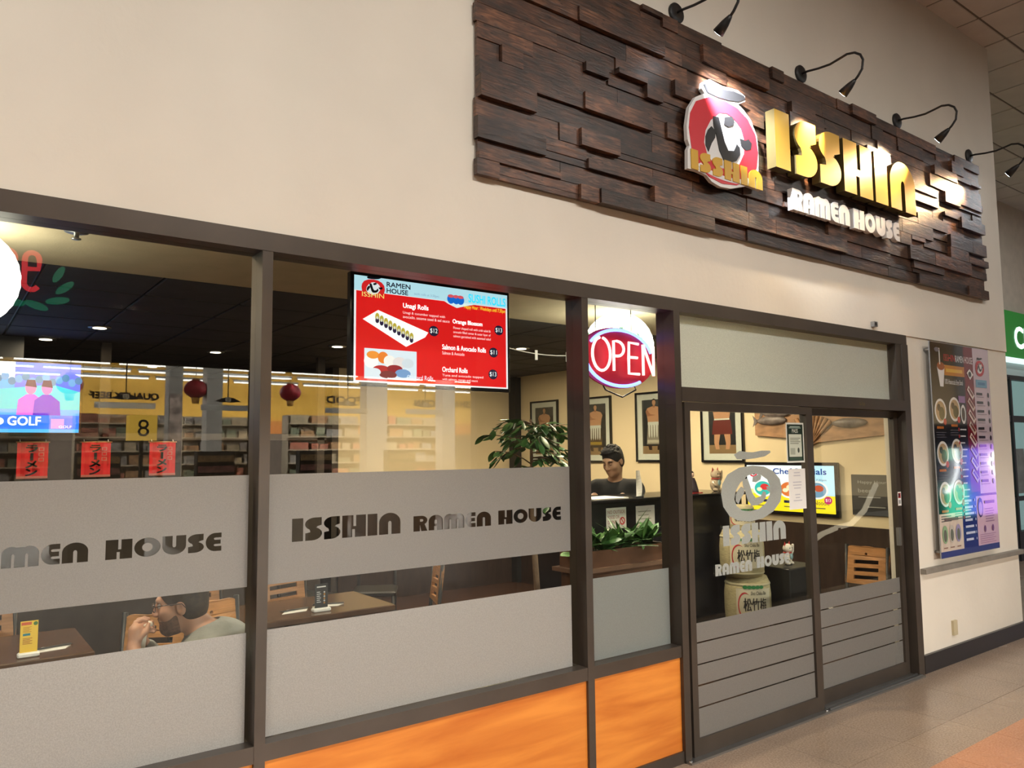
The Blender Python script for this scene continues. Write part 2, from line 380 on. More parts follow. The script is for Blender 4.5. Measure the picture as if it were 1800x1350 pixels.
def plate(mb, loops, y, depth, mi=0, front=None):
    """extruded facade-parallel plate: loops in (x,z), front at y - depth/2 .. ; front = material index of front faces"""
    vs, fs = fill(loops, depth); o = len(mb.v)
    mb.v += [(a, y - c, b) for a, b, c in vs]
    for f in fs:
        zs = [vs[i][2] for i in f]; fr = min(zs) > depth / 2 - 1e-6
        mb.f.append([i + o for i in f]); mb.m.append(front if (fr and front is not None) else mi); mb.sm.append(False)
    return mb

# ------------------------------------------------------------------ STRUCTURE: hall and facade
HC = 5.80      # hall ceiling height
def floor_mat():
    m = bpy.data.materials.new('hall_floor_tile'); m.use_nodes = True; nt = m.node_tree; b = nt.nodes['Principled BSDF']; N = nt.nodes.new; L = nt.links.new
    g = N('ShaderNodeNewGeometry'); n1 = N('ShaderNodeTexNoise'); n1.inputs['Scale'].default_value = 90; n1.inputs['Detail'].default_value = 3
    n2 = N('ShaderNodeTexNoise'); n2.inputs['Scale'].default_value = 1.1; n2.inputs['Detail'].default_value = 4
    L(g.outputs['Position'], n1.inputs['Vector']); L(g.outputs['Position'], n2.inputs['Vector'])
    sx = N('ShaderNodeSeparateXYZ'); L(g.outputs['Position'], sx.inputs[0])
    gt = N('ShaderNodeMath'); gt.operation = 'LESS_THAN'; gt.inputs[1].default_value = -0.89; L(sx.outputs['Y'], gt.inputs[0])
    gt2 = N('ShaderNodeMath'); gt2.operation = 'GREATER_THAN'; gt2.inputs[1].default_value = -1.95; L(sx.outputs['Y'], gt2.inputs[0])
    an = N('ShaderNodeMath'); an.operation = 'MULTIPLY'; L(gt.outputs[0], an.inputs[0]); L(gt2.outputs[0], an.inputs[1])
    cr = N('ShaderNodeValToRGB'); e = cr.color_ramp.elements; e[0].position = .3; e[0].color = (.27, .19, .135, 1); e[1].position = .72; e[1].color = (.43, .325, .24, 1); L(n1.outputs[0], cr.inputs[0])
    co = N('ShaderNodeValToRGB'); e = co.color_ramp.elements; e[0].position = .3; e[0].color = (.46, .19, .09, 1); e[1].position = .72; e[1].color = (.62, .31, .17, 1); L(n1.outputs[0], co.inputs[0])
    mx = N('ShaderNodeMix'); mx.data_type = 'RGBA'; L(an.outputs[0], mx.inputs[0]); L(cr.outputs[0], mx.inputs[6]); L(co.outputs[0], mx.inputs[7])
    mr = N('ShaderNodeMapRange'); mr.inputs[1].default_value = .3; mr.inputs[2].default_value = .7; mr.inputs[3].default_value = .82; mr.inputs[4].default_value = 1.12; L(n2.outputs[0], mr.inputs[0])
    sc = N('ShaderNodeVectorMath'); sc.operation = 'SCALE'; L(mx.outputs[2], sc.inputs[0]); L(mr.outputs[0], sc.inputs['Scale']); L(sc.outputs[0], b.inputs['Base Color'])
    dk = N('ShaderNodeMath'); dk.operation = 'LESS_THAN'; dk.inputs[1].default_value = -2.45; L(sx.outputs['Y'], dk.inputs[0])  # dark floor zone added to cut its mirrored haze in the glass
    m3 = N('ShaderNodeMix'); m3.data_type = 'RGBA'; L(dk.outputs[0], m3.inputs[0]); L(sc.outputs[0], m3.inputs[6]); m3.inputs[7].default_value = (.06, .042, .032, 1); L(m3.outputs[2], b.inputs['Base Color'])
    rg = N('ShaderNodeMapRange'); rg.inputs[3].default_value = .16; rg.inputs[4].default_value = .34; L(n2.outputs[0], rg.inputs[0]); m4 = N('ShaderNodeMath'); m4.operation = 'MULTIPLY_ADD'; m4.inputs[1].default_value = .45; L(dk.outputs[0], m4.inputs[0]); L(rg.outputs[0], m4.inputs[2]); L(m4.outputs[0], b.inputs['Roughness'])
    return m
M_floor = floor_mat()
fl = struct(MB().box(-10, 20, -9.0, 0.05, -0.12, -0.004).build('floor', mat('floor_joint', (.16, .12, .09), .6)), 'beige speckled hall floor with an orange band')
tile_me = None
for i in range(12):          # floor tiles near the shop, each its own piece
    for j in range(9):
        x0 = 3.0 + i * 0.61; y0 = -0.61 - j * 0.61
        mb = MB().box(-.3035, .3035, -.3035, .3035, -0.004, 0.0)
        if tile_me is None:
            t = mb.build('floor_tile', M_floor); tile_me = t.data
        else:
            t = bpy.data.objects.new('floor_tile', tile_me); C.objects.link(t)
        t.parent = fl; t.location = (x0 + .305, y0 + .305, 0)
far = MB(); far.box(-10, 2.998, -9.0, 0.05, -0.004, 0.0).box(10.322, 20, -9.0, 0.05, -0.004, 0.0).box(2.998, 10.322, -9.0, -5.492, -0.004, 0.0).box(2.998, 10.322, -0.001, 0.05, -0.004, 0.0)
far.build('floor_field', M_floor, fl)
struct(MB().box(8.50, 30, 0.05, 6, -0.12, 0.0).build('floor_bay', M_floor))
# hall ceiling with lay-in tiles
M_ctile = mat('ceiling_tile', (0.70, 0.63, 0.57), 0.9, var=0.06, vscale=3, bump=0.5, bscale=180)
M_grid = mat('ceiling_grid', (0.20, 0.16, 0.13), 0.7)
ce = struct(MB().box(-10, 30, -9.0, 6.0, HC + 0.012, HC + 0.1).build('ceiling', M_grid), 'hall ceiling of speckled lay-in tiles')
ct = None
for i in range(-1, 17):
    for j in range(-3, 8):
        x0 = 6.50 + i * 0.605; y0 = -0.805 - (j - 4) * 0.605 - 0.605 * 2
        if abs(x0 - 9.5) < .01: pass
        if ct is None:
            t = MB().bevbox(-.293, .293, -.293, .293, 0, .014, .006).build('ceiling_tile', M_ctile); ct = t.data
        else:
            t = bpy.data.objects.new('ceiling_tile', ct); C.objects.link(t)
        t.parent = ce; t.location = (x0 + .3, y0 + .3, HC)
MB().box(-10, 5.9, -9, 0, HC, HC + .014).build('tile_field', M_ctile, ce)
for x, y in HALL_LAMPS + [(13.0, -1.2)]:
    t = thing('ceiling_troffer', 'recessed fluorescent panel in the hall ceiling', 'ceiling light', (x, y, HC - .04), 'hall ceiling panels')
    MB().box(x - .62, x + .62, y - .32, y + .32, HC - .03, HC).build('frame', M_white, t)
    MB().box(x - .58, x + .58, y - .28, y + .28, HC - .04, HC - .03).build('diffuser', emi('troffer_glow', (1, .95, .88), 4.0), t)
# facade wall
wf = MB(); wf.box(-4, 8.38, 0.0, 0.22, 2.715, HC + .01); wf.box(6.392, 8.38, 0.012, 0.22, 0, 2.715); wf.box(-4, -1.2, 0.012, 0.22, 0, 2.715)
struct(wf.build('wall_front', M_wall), 'cream plastered shop front wall')
struct(MB().box(8.20, 8.38, 0.22, 4.2, 0, HC + .01).build('wall_return', M_wall))
bb = MB(); bb.box(6.40, 8.39, -0.012, 0.012, 0, .14); bb.box(8.38, 8.392, 0.0, 4.2, 0, .14); struct(bb.build('baseboard_front', M_base))
rail = MB(); rail.box(6.45, 8.40, -0.035, 0.012, .775, .815); rail.box(8.38, 8.415, -0.035, 4.0, .775, .815)
struct(rail.build('trim_rail', mat('grey_rail', (0.22, 0.20, 0.17), 0.5, var=0.2)), 'grey bumper rail on the wall')
# storefront frame
GY = 0.07
fr = thing('trim_1', 'dark bronze aluminium storefront frame', None, (0, 0, 0), kind='structure')
MB().box(-1.2, 6.39, -0.006, 0.13, 2.635, 2.715).build('head_rail', M_frame, fr)
for x0, x1 in [(-1.2, -1.155), (-.05 - .65, -.05 - .605), (1.056, 1.10), (2.811, 2.857)]:
    MB().box(x0, x1, -0.004, 0.13, 0, 2.635).build('mullion', M_frame, fr)
MB().box(3.545, 3.60, -0.012, 0.13, 0, 2.635).build('door_jamb', M_frame, fr)
MB().box(6.30, 6.392, -0.012, 0.13, 0, 2.635).build('door_jamb', M_frame, fr)
MB().box(6.215, 6.30, -0.002, 0.13, 2.175, 2.635).build('transom_stop', M_frame, fr)
MB().box(3.60, 6.30, -0.014, 0.13, 2.09, 2.175).build('door_header', M_frame, fr)
for x0, x1 in [(-1.155, -.70), (-.655, 1.056), (1.10, 2.811), (2.857, 3.545)]:
    MB().box(x0, x1, -0.002, 0.12, .594, .66).build('sill_rail', M_frame, fr)
    MB().box(x0, x1, -0.002, 0.12, 0, .066).build('base_rail', M_frame, fr)
tk = MB(); tk.box(3.55, 6.32, -0.05, 0.16, 0, .012); tk.box(5.0, 6.30, -0.035, -0.02, .012, .022); tk.box(5.0, 6.30, 0.0, .015, .012, .022)
tk.build('door_track', M_alu, fr)
for i in range(2): MB().lathe([(0, 0), (.012, 0), (.010, .006), (0, .007)], (3.56 + i * 1.4, -.03, .012), 12).build('screw', M_chrome, fr)

def film(name, x0, x1, z0, z1, y, words, parent, m=None):
    loops = [[(x0, z0), (x1, z0), (x1, z1), (x0, z1)]]
    for wd, a, b, zz, h in words:
        for lt in layout(wd, a, b, zz, h):
            loops += [lp for lp in lt if min(p[0] for p in lp) > x0]
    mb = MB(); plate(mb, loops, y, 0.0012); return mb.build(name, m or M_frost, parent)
def window(n, x0, x1, z0, z1):
    t = thing('window_%d' % n, None, None, (0, 0, 0), kind='structure')
    MB().box(x0, x1, GY, GY + .004, z0, z1).build('glass_pane', M_glass, t); return t
w0 = window(5, -1.155, -.70, .66, 2.635)
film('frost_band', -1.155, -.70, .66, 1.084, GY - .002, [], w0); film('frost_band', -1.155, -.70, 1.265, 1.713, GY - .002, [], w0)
w1 = window(1, -.655, 1.056, .66, 2.635); w1['label'] = 'left shop window with frosted bands and cut-out lettering'
film('frost_band', -.655, 1.04, .66, 1.084, GY - .002, [], w1, M_frostlit)
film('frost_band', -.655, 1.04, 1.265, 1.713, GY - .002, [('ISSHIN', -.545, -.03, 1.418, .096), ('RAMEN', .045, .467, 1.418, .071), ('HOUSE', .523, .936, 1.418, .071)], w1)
w2 = window(2, 1.10, 2.811, .66, 2.635); w2['label'] = 'middle shop window with frosted bands above an orange panel'
film('frost_band', 1.105, 2.765, .662, 1.084, GY - .002, [], w2, M_frostlit)
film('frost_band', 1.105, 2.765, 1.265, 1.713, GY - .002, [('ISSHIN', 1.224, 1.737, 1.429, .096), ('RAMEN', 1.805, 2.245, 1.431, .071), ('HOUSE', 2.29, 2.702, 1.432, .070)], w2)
MB().box(1.10, 2.811, .012, .05, .066, .594).build('orange_panel', M_orange, w2)
w3 = window(3, 2.857, 3.545, .66, 2.635); w3['label'] = 'narrow shop window holding the open sign'
film('frost_band', 2.862, 3.53, .662, 1.10, GY - .002, [], w3, frost_mat('frosted_film_dark', (0.40, 0.44, 0.42), 0.62))
MB().box(2.857, 3.545, .012, .05, .066, .594).build('orange_panel', M_orange, w3)
MB().box(-.655, 1.056, .012, .05, .066, .594).build('orange_panel', M_orange, w1)
w4 = window(4, 3.60, 6.215, 2.175, 2.635); w4['label'] = 'frosted transom above the doors'
film('frost_sheet', 3.605, 6.21, 2.178, 2.632, GY - .002, [], w4, M_frost2)

# emblem outlines, (x,z) from its lower left
EM = dict(
 plate=[(-0.005, 0.152), (-0.01, 0.032), (0.077, 0.036), (0.166, 0.027), (0.214, -0.005), (0.298, -0.021), (0.4, -0.013), (0.552, 0.033), (0.584, 0.043), (0.724, 0.037), (0.734, 0.121), (0.7, 0.159), (0.71, 0.286), (0.699, 0.404), (0.641, 0.501), (0.567, 0.551), (0.507, 0.575), (0.586, 0.616), (0.585, 0.651), (0.512, 0.671), (0.436, 0.665), (0.361, 0.654), (0.296, 0.658), (0.225, 0.664), (0.159, 0.626), (0.144, 0.578), (0.171, 0.557), (0.085, 0.51), (0.02, 0.427), (-0.008, 0.308), (-0.006, 0.216), (0.013, 0.182)],
 ringo=[(0.366, 0.561), (0.213, 0.545), (0.084, 0.481), (0.026, 0.391), (0.010, 0.293), (0.029, 0.169), (0.093, 0.072), (0.187, 0.020), (0.313, 0.002), (0.461, 0.020), (0.586, 0.081), (0.677, 0.179), (0.700, 0.295), (0.678, 0.41), (0.605, 0.495), (0.500, 0.545)],
 ringi=[(0.308, 0.464), (0.219, 0.393), (0.166, 0.314), (0.148, 0.234), (0.173, 0.165), (0.227, 0.12), (0.319, 0.102), (0.422, 0.119), (0.499, 0.17), (0.55, 0.25), (0.562, 0.332), (0.528, 0.413), (0.455, 0.463), (0.382, 0.479)],
 cap=[(0.159, 0.611), (0.224, 0.648), (0.303, 0.637), (0.375, 0.633), (0.466, 0.650), (0.572, 0.648), (0.58, 0.627), (0.508, 0.59), (0.402, 0.572), (0.299, 0.563), (0.192, 0.567)],
 d1=[(0.224, 0.355), (0.262, 0.332), (0.256, 0.288), (0.219, 0.241), (0.188, 0.182), (0.162, 0.218), (0.164, 0.276), (0.19, 0.324)],
 hook=[(0.242, 0.426), (0.3, 0.433), (0.325, 0.362), (0.35, 0.282), (0.384, 0.232), (0.444, 0.245), (0.476, 0.297), (0.506, 0.279), (0.503, 0.23), (0.463, 0.182), (0.402, 0.159), (0.336, 0.158), (0.296, 0.212), (0.271, 0.301), (0.246, 0.362)],
 d2=[(0.358, 0.448), (0.434, 0.472), (0.458, 0.454), (0.445, 0.417), (0.392, 0.391), (0.351, 0.398)],
 d3=[(0.509, 0.344), (0.562, 0.342), (0.602, 0.361), (0.635, 0.339), (0.622, 0.296), (0.566, 0.275), (0.522, 0.298)])
def em(k, x, z, s=1.0, sz=None): return [(x + a * s, z + b * (sz or s)) for a, b in EM[k]]
# sliding doors
def door(n, x0, x1, y, label):
    t = thing('door_%d' % n, label, None, (0, 0, 0), kind='structure'); a, b = x0 + .05, x1 - .075 if n == 1 else x1 - .06
    MB().box(x0, a, y, y + .045, .012, 2.085).build('stile', M_frame, t); MB().box(b, x1, y, y + .045, .012, 2.085).build('stile', M_frame, t)
    MB().box(a, b, y, y + .045, .012, .108).build('bottom_rail', M_frame, t); MB().box(a, b, y, y + .045, 2.034, 2.085).build('top_rail', M_frame, t)
    MB().box(a, b, y + .018, y + .024, .108, 2.034).build('glass_pane', M_glass, t)
    for z0, z1 in [(.108, .272), (.281, .398), (.408, .52), (.528, .646), (.655, .765)]:
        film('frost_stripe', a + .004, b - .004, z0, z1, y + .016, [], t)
    return t
d1 = door(1, 3.625, 4.975, -0.008, 'left sliding door with a large frosted emblem')
d2 = door(2, 4.985, 6.29, 0.055, 'right sliding door with frosted stripes at the bottom')
mb = MB(); X, Z, s, sz = 3.955, 1.33, .93, .64
ring = [em('ringo', X, Z, s, sz), em('ringi', X, Z, s, sz)]
for kk, lp in enumerate((ring, [em('cap', X, Z + .04, s, sz)], [em('hook', X, Z, s, sz)], [em('d1', X, Z, s, sz)], [em('d2', X, Z, s, sz)], [em('d3', X, Z, s, sz)])):
    plate(mb, lp, .0088 - .0006 * kk, .0004)
for lt in layout('ISSHIN', 3.965, 4.625, 1.195, .125): plate(mb, lt, .0050, .0004)
for lt in layout('RAMEN', 3.885, 4.25, 1.02, .07): plate(mb, lt, .0085, .001)
for lt in layout('HOUSE', 4.30, 4.655, 1.03, .07): plate(mb, lt, .0085, .001)
mb.build('frost_emblem', frost_mat('frosted_decal', (0.50, 0.53, 0.51), 0.93), d1)
MB().box(6.18, 6.215, .03, .055, 1.02, 1.16).build('handle', M_alu, d2)
# placards and notices on the door glass
p = Print((4.676, .0075, 1.70), **FACE); p.rect(0, 0, .21, .275, ink((225, 228, 220))); p.rect(.012, .012, .198, .263, ink((24, 46, 38)))
p.text('PASS', .105, .205, .026, ink((225, 232, 222)), w=.07, align='c'); p.rect(.03, .04, .18, .195, ink((205, 212, 196)))
p.rect(.045, .245, .165, .250, ink((170, 190, 180))); p.rect(.035, .237, .175, .241, ink((170, 190, 180)))
for i in range(4): p.rect(.045, .165 - .012 * i, .165 - .02 * (i % 2), .170 - .012 * i, ink((120, 128, 112)))
p.oval(.14, .085, .012, .018, ink((70, 80, 70))); p.rect(.045, .055, .10, .10, ink((168, 176, 160))); p.rect(.03, .018, .18, .034, ink((60, 84, 70)))
tag(p.build('inspection_placard'), 'green and white PASS inspection placard taped inside the left door', 'placard')
p = Print((4.684, .0075, 1.382), **FACE); p.rect(0, 0, .20, .275, M_paper)
for k, (zz, ww) in enumerate([(.245, .07), (.225, .08), (.18, .10), (.16, .10), (.14, .08), (.095, .06), (.075, .05), (.055, .10)]): p.rect(.10 - ww / 2, zz, .10 + ww / 2, zz + .008, ink((190, 190, 196)))
tag(p.build('paper_notice'), 'white paper notice taped on the left door below the green placard', 'notice')
p = Print((6.232, .0535, 1.33), **FACE); p.rect(0, 0, .055, .11, M_paper); p.rect(.008, .06, .047, .10, ink((150, 40, 40))); p.rect(.012, .07, .03, .095, ink((30, 30, 40))); p.rect(.01, .015, .045, .045, ink((150, 150, 150)))
tag(p.build('door_sticker'), 'small white and red sticker on the right door stile', 'sticker')
p = Print((5.6, -.0145, 2.118), **FACE); p.text('G-126', 0, 0, .022, ink((110, 95, 30)))
p.build('unit_number', fr)
MB().box(6.93, 7.0, -0.008, 0.012, .22, .34).build('outlet_cover', mat('beige_plastic', (.55, .47, .30), .5))
tag(bpy.data.objects['outlet_cover'], 'beige outlet cover low on the wall above the black baseboard', 'outlet')
for i, nme in enumerate(['alarm_sensor']):
    t = thing(nme, 'tiny grey sensor on the wall just above the door frame', 'sensor', (5.87, 0, 2.74)); MB().box(5.85, 5.90, -.03, 0, 2.74, 2.78).build('body', M_alu, t); MB().box(5.86, 5.875, -.034, -.03, 2.75, 2.77).build('lens', M_black, t)

# ------------------------------------------------------------------ STRUCTURE: restaurant
IC = 2.83
struct(MB().box(-3, 6.6, 0.13, 8.0, -0.12, 0.0).build('floor_restaurant', mat('brown_plank_floor', (0.075, 0.036, 0.022), 0.25, var=0.3, vscale=4, stretch=(1, 7, 1))))
struct(MB().box(-3, 6.6, 0.22, 1.66, IC, IC + .08).build('ceiling_soffit', M_soffit))
struct(MB().box(-3, 6.6, 0.131, 0.22, 2.715, IC + .08).build('trim_soffit', M_soffit))
ci = struct(MB().box(-3, 6.6, 1.66, 8.0, IC + .02, IC + .1).build('ceiling_restaurant', M_black))
cte = None
for i in range(15):
    for j in range(10):
        if cte is None:
            t = MB().bevbox(-.298, .298, -.298, .298, 0, .022, .006).build('ceiling_panel', M_darkceil); cte = t.data
        else:
            t = bpy.data.objects.new('ceiling_panel', cte); C.objects.link(t)
        t.parent = ci; t.location = (-2.3 + i * .61, 1.97 + j * .61, IC)
struct(MB().box(6.6, 6.72, 0.22, 8.0, 0, IC + .1).build('wall_right', M_cream), 'cream side wall hung with framed pictures')
struct(MB().box(3.93, 6.6, 5.65, 5.75, 0, IC + .02).build('wall_back', M_cream))
struct(MB().box(-3, 3.93, 7.9, 8.0, 0, IC + .02).build('wall_kitchen', M_darkwall)); struct(MB().box(3.85, 3.93, 5.65, 7.9, 0, IC + .02).build('wall_corner', M_darkwall))
struct(MB().box(-3.1, -3, 0.13, 8.0, 0, IC + .1).build('wall_left', M_darkwall))
struct(MB().box(6.50, 6.6, 5.50, 5.65, 0, IC).build('trim_post', M_black))
M_wain = mat('dark_wainscot', (.035, .02, .014), .4, var=.3, vscale=5, stretch=(4, 4, 1))
struct(MB().box(6.575, 6.6, .22, 5.5, 0, 1.10).box(3.93, 6.575, 5.62, 5.65, 0, 1.22).build('trim_wainscot', M_wain), 'dark wood wainscot along the cream walls')
for k, (x, y) in enumerate([(1.04, 3.82), (.76, 4.76), (2.25, 4.88), (2.02, 6.6), (3.1, 3.84), (.3, 6.0), (4.7, 3.0)]):
    t = thing('downlight', 'small round recessed downlight in the dark restaurant ceiling', 'downlight', (x, y, IC), 'restaurant downlights')
    MB().lathe([(.055, 0), (.085, 0), (.085, -.008), (.055, -.008)], (x, y, IC), 20).build('trim_ring', M_alu, t)
    MB().lathe([(0, -.010), (.05, -.010), (.05, -.012), (0, -.014)], (x, y, IC), 16).build('lamp', emi('downlight_glow', (1, .85, .65), 7.0), t)
t = thing('sprinkler_head', 'chrome fire sprinkler on the beige soffit', 'sprinkler', (.487, .85, IC))
MB().lathe([(0, 0), (.055, 0), (.05, -.012), (.012, -.014), (.010, -.04), (0, -.04)], (.487, .85, IC), 20).build('escutcheon', M_alu, t)
MB().lathe([(0, -.04), (.02, -.04), (.02, -.045), (0, -.045)], (.487, .85, IC), 12).build('deflector', M_alu, t)

# ------------------------------------------------------------------ wood sign with planks, letters, emblem, lamps
sg = thing('wood_sign', 'long dark reclaimed-plank sign panel above the shop front', 'sign', (2.10, 0, 3.17))
MB().box(2.12, 7.90, -0.012, 0.0, 3.185, 4.455).build('backing_board', M_black, sg)
PLM = {}
def plank(x0, x1, z0, z1, th):
    key = (round(x1 - x0, 2), round(z1 - z0, 3), round(th, 3))
    g = .0014
    L_, H_ = key[0] - 2 * g, key[1] - 2 * g
    if key not in PLM:
        o = MB().box(0, L_, -key[2], 0, 0, H_).build('plank', M_plank); PLM[key] = o.data
    else:
        o = bpy.data.objects.new('plank', PLM[key]); C.objects.link(o)
    o.parent = sg; o.location = (x0 + g - 2.10, -.010, z0 + g - 3.17)
rs = random.Random(21); z = 3.17; rows = []
while z < 4.44:
    h = rs.choice([.085, .10, .115]); h = min(h, 4.47 - z)
    if 4.47 - z - h < .06: h = 4.47 - z
    rows.append((z, z + h)); z += h
nplk = 0
for (z0, z1) in rows:
    x = 2.10 + rs.choice([0, .012]); end = 7.93 - rs.choice([0, .015, .03, .045])
    while x < end - .001:
        L_ = rs.choice([.14, .18, .24, .30, .36, .44, .54, .70, .90]); L_ = min(L_, end - x)
        if end - x - L_ < .14: L_ = end - x
        th = rs.choice([.018, .024, .032, .042, .055])
        if rs.random() < .30 and L_ < .65:
            zm = z0 + (z1 - z0) * rs.choice([.35, .5, .62])
            plank(x, x + L_, z0, zm, th); plank(x, x + L_, zm, z1, rs.choice([.018, .028, .045])); nplk += 2
        else: plank(x, x + L_, z0, z1, th); nplk += 1
        x += L_
# emblem
t = thing('emblem_sign', 'round red, white and black brush emblem with gold ISSHIN letters on the plank sign', 'sign', (4.0, -.07, 3.47))
X, Z = 3.62, 3.47
mb = MB(); plate(mb, [em('plate', X, Z)], -.090, .025); mb.build('white_backing', M_wletter, t)
mb = MB(); plate(mb, [em('ringo', X, Z), em('ringi', X, Z)], -.104, .003); mb.build('red_ring', M_red, t)
ctr = [(.30, .45), (.22, .39), (.168, .31), (.15, .235), (.175, .167), (.23, .122), (.32, .104), (.42, .121), (.497, .172), (.548, .25), (.56, .33), (.526, .411), (.453, .461), (.382, .477)]
for k in ('cap', 'd1', 'hook', 'd2', 'd3'):
    mb = MB(); plate(mb, [em(k, X, Z)], -.1055, .004); mb.build('brush_stroke', mat('ink_black', (.016, .015, .016), .5), t)
mb = MB(); plate(mb, [arc(X + .345, Z + .10, .29, .075, 200, 340, 12) + arc(X + .345, Z + .115, .25, .06, 340, 200, 12)], -.105, .003); mb.build('white_swash', M_wletter, t)
for lt in layout('ISSHIN', X + .017, X + .73, Z + .037, .125, .12):
    mb = MB(); plate(mb, lt, -.108, .006); mb.build('letter', mat('gold_print', (.62, .36, .02), .4), t)
# big letters
LX = [('I', .84, 1.008), ('S', 1.069, 1.339), ('S', 1.368, 1.65), ('H', 1.69, 2.091), ('I', 2.132, 2.319), ('N', 2.364, 2.766)]
for k, (ch, a, b) in enumerate(LX):
    lt = layout(ch, 3.62 + a + .01, 3.62 + b + .01, 3.69, .405)[0]; mb = MB(); plate(mb, lt, -.105, .07, 0, 1)
    nm = {'I': 'letter_i', 'S': 'letter_s', 'H': 'letter_h', 'N': 'letter_n'}[ch]
    lab = ['tall gold letter I beside the round emblem', 'gold letter S next to the first gold I', 'gold letter S beside the gold letter H', 'wide gold letter H of the big sign word', 'gold letter I between H and N', 'gold letter N with rounded top ending the big sign word'][k]
    tag(mb.build(nm, [M_goldside, M_gold]), lab, 'letter', 'gold sign letters')
for wd, a, b in (('RAMEN', 1.075, 1.805), ('HOUSE', 1.865, 2.545)):
    for k, lt in enumerate(layout(wd, 3.62 + a, 3.62 + b, 3.445, .152)):
        mb = MB(); plate(mb, lt, -.088, .04)
        tag(mb.build('letter_' + wd[k].lower(), M_wletter), 'white raised letter %s of the word %s on the plank sign' % (wd[k], wd), 'letter', 'white sign letters')
# gooseneck lamps
ARM = [(-.012, 4.552), (-.06, 4.552), (-.15, 4.537), (-.24, 4.530), (-.31, 4.540), (-.37, 4.550), (-.425, 4.537), (-.465, 4.505), (-.482, 4.462), (-.472, 4.40), (-.44, 4.36), (-.41, 4.335)]
for k, x in enumerate([0, 3.658, 5.022, 6.431, 7.792]):
    if k == 0: continue
    lab = ['black gooseneck lamp at the left end of the plank sign', 'black gooseneck lamp above the round emblem', 'black gooseneck lamp above the first gold letters', 'black gooseneck lamp above the last gold letter', 'black gooseneck lamp at the right end of the plank sign'][k]
    t = thing('gooseneck_lamp', lab, 'lamp', (x, 0, 4.552), 'gooseneck sign lamps')
    MB().lathe([(0, 0), (.066, 0), (.066, .014), (.058, .020), (0, .020)], (x, 0, 4.552), 24, axis='y').build('wall_plate', M_black, t)
    MB().tube([(x, a, b) for a, b in ARM], .0085, 8).build('gooseneck', M_black, t)
    d = Vector((0, .085, -.058)).normalized(); p0 = Vector((x, -.418, 4.342))
    hb = MB(); hb.tube([p0, p0 + d * .02, p0 + d * .05, p0 + d * .115], [.012, .018, .026, .036], 16); hd = hb.build('lamp_head', M_black, t)
    MB().tube([p0 + d * .112, p0 + d * .1165], [.030, .030], 14).build('bulb_lens', emi('bulb_glow', (1, .9, .75) if k != 1 else (.9, .95, 1), 25.0), t).parent = hd
    ld = bpy.data.lights.new('sign_spot', 'SPOT'); ld.energy = [0, 800, 260, 260, 130][k]; ld.color = (.88, .94, 1.0) if k == 1 else ((1.0, .74, .44) if k < 4 else (1.0, .62, .30))
    ld.spot_size = math.radians(56); ld.spot_blend = 0.95; ld.shadow_soft_size = .025
    lo = bpy.data.objects.new('sign_spot', ld); C.objects.link(lo); lo.location = p0 + d * .13
    lo.rotation_euler = (Vector(((0, 4.0, 4.92, 5.95, 7.2)[k], -.10, (0, 4.06, 4.0, 3.97, 3.97)[k])) - lo.location).to_track_quat('-Z', 'Y').to_euler()

# ------------------------------------------------------------------ wall menu poster
t = thing('menu_poster', 'tall glossy ramen menu poster mounted on the wall right of the doors', 'poster', (7.25, -.02, .875))
MB().box(6.685, 7.82, -.050, -.042, .878, 2.69).build('panel', mat('acrylic_edge', (.30, .31, .32), .1, coat=1.0), t)
for x in (6.72, 7.78):
    for zz in (.93, 2.62): MB().lathe([(0, 0), (.012, 0), (.012, .054), (0, .054)], (x, .012, zz), 10, axis='y').build('standoff', M_alu, t)
p = Print((6.69, -.0504, .88), **FACE); W_, H_ = 1.125, 1.805
def gl(rgb): return mat('gloss_ink_%d_%d_%d' % rgb, pc(rgb), .08, coat=1.0, spec=.8)
p.rect(0, 0, W_, H_, gl((26, 24, 32))); p.rect(.62, .52, .80, H_, gl((120, 20, 36))); p.rect(.80, .50, W_, H_, gl((206, 188, 200)))
p.rect(0, 0, .42, .36, gl((222, 205, 190))); p.rect(.42, 0, .70, .50, gl((44, 52, 120))); p.rect(.70, 0, W_, .48, gl((214, 180, 200))); p.rect(0, 0, W_, .05, gl((60, 70, 130)))
p.text('ISSHIN', .24, 1.655, .06, gl((190, 30, 44)), w=.21); p.text('RAMEN HOUSE', .46, 1.655, .06, gl((235, 235, 235)), w=.33)
p.rect(.24, 1.53, .62, 1.62, gl((190, 120, 40))); p.rect(.27, 1.56, .58, 1.59, gl((225, 175, 70)))
p.text('100% Homemade Bone Broth', .24, 1.455, .045, gl((230, 230, 230)), w=.34)
p.poly([(.11, 1.60), (.25, 1.62), (.21, 1.43), (.15, 1.43)], gl((230, 230, 232))); p.oval(.18, 1.605, .07, .035, gl((150, 80, 50))); p.rect(.155, 1.62, .172, 1.76, gl((235, 235, 230)))
p.oval(.12, 1.745, .045, .02, gl((110, 110, 120)))
for (a, b) in [(.11, 1.22), (.37, 1.24), (.11, .86), (.37, .88), (.11, .52), (.36, .53)]:
    p.oval(a + .02, b, .105, .105, gl((228, 226, 222)), 24); p.oval(a + .02, b, .085, .085, gl((180, 150, 110)), 20); p.oval(a + .04, b - .02, .05, .055, gl((90, 80, 40))); p.oval(a - .01, b + .03, .03, .03, gl((60, 40, 30)))
    p.oval(a + .09, b - .09, .028, .028, gl((190, 60, 50))); p.rect(a - .06, b - .15, a + .06, b - .13, gl((190, 110, 50)))
    for q in range(3): p.rect(a - .08, b - .185 - q * .02, a + .10 - .03 * (q % 2), b - .178 - q * .02, gl((90, 90, 100)))
p.oval(.55, 1.20, .05, .085, gl((230, 228, 224))); p.oval(.55, 1.20, .032, .06, gl((70, 55, 40)))
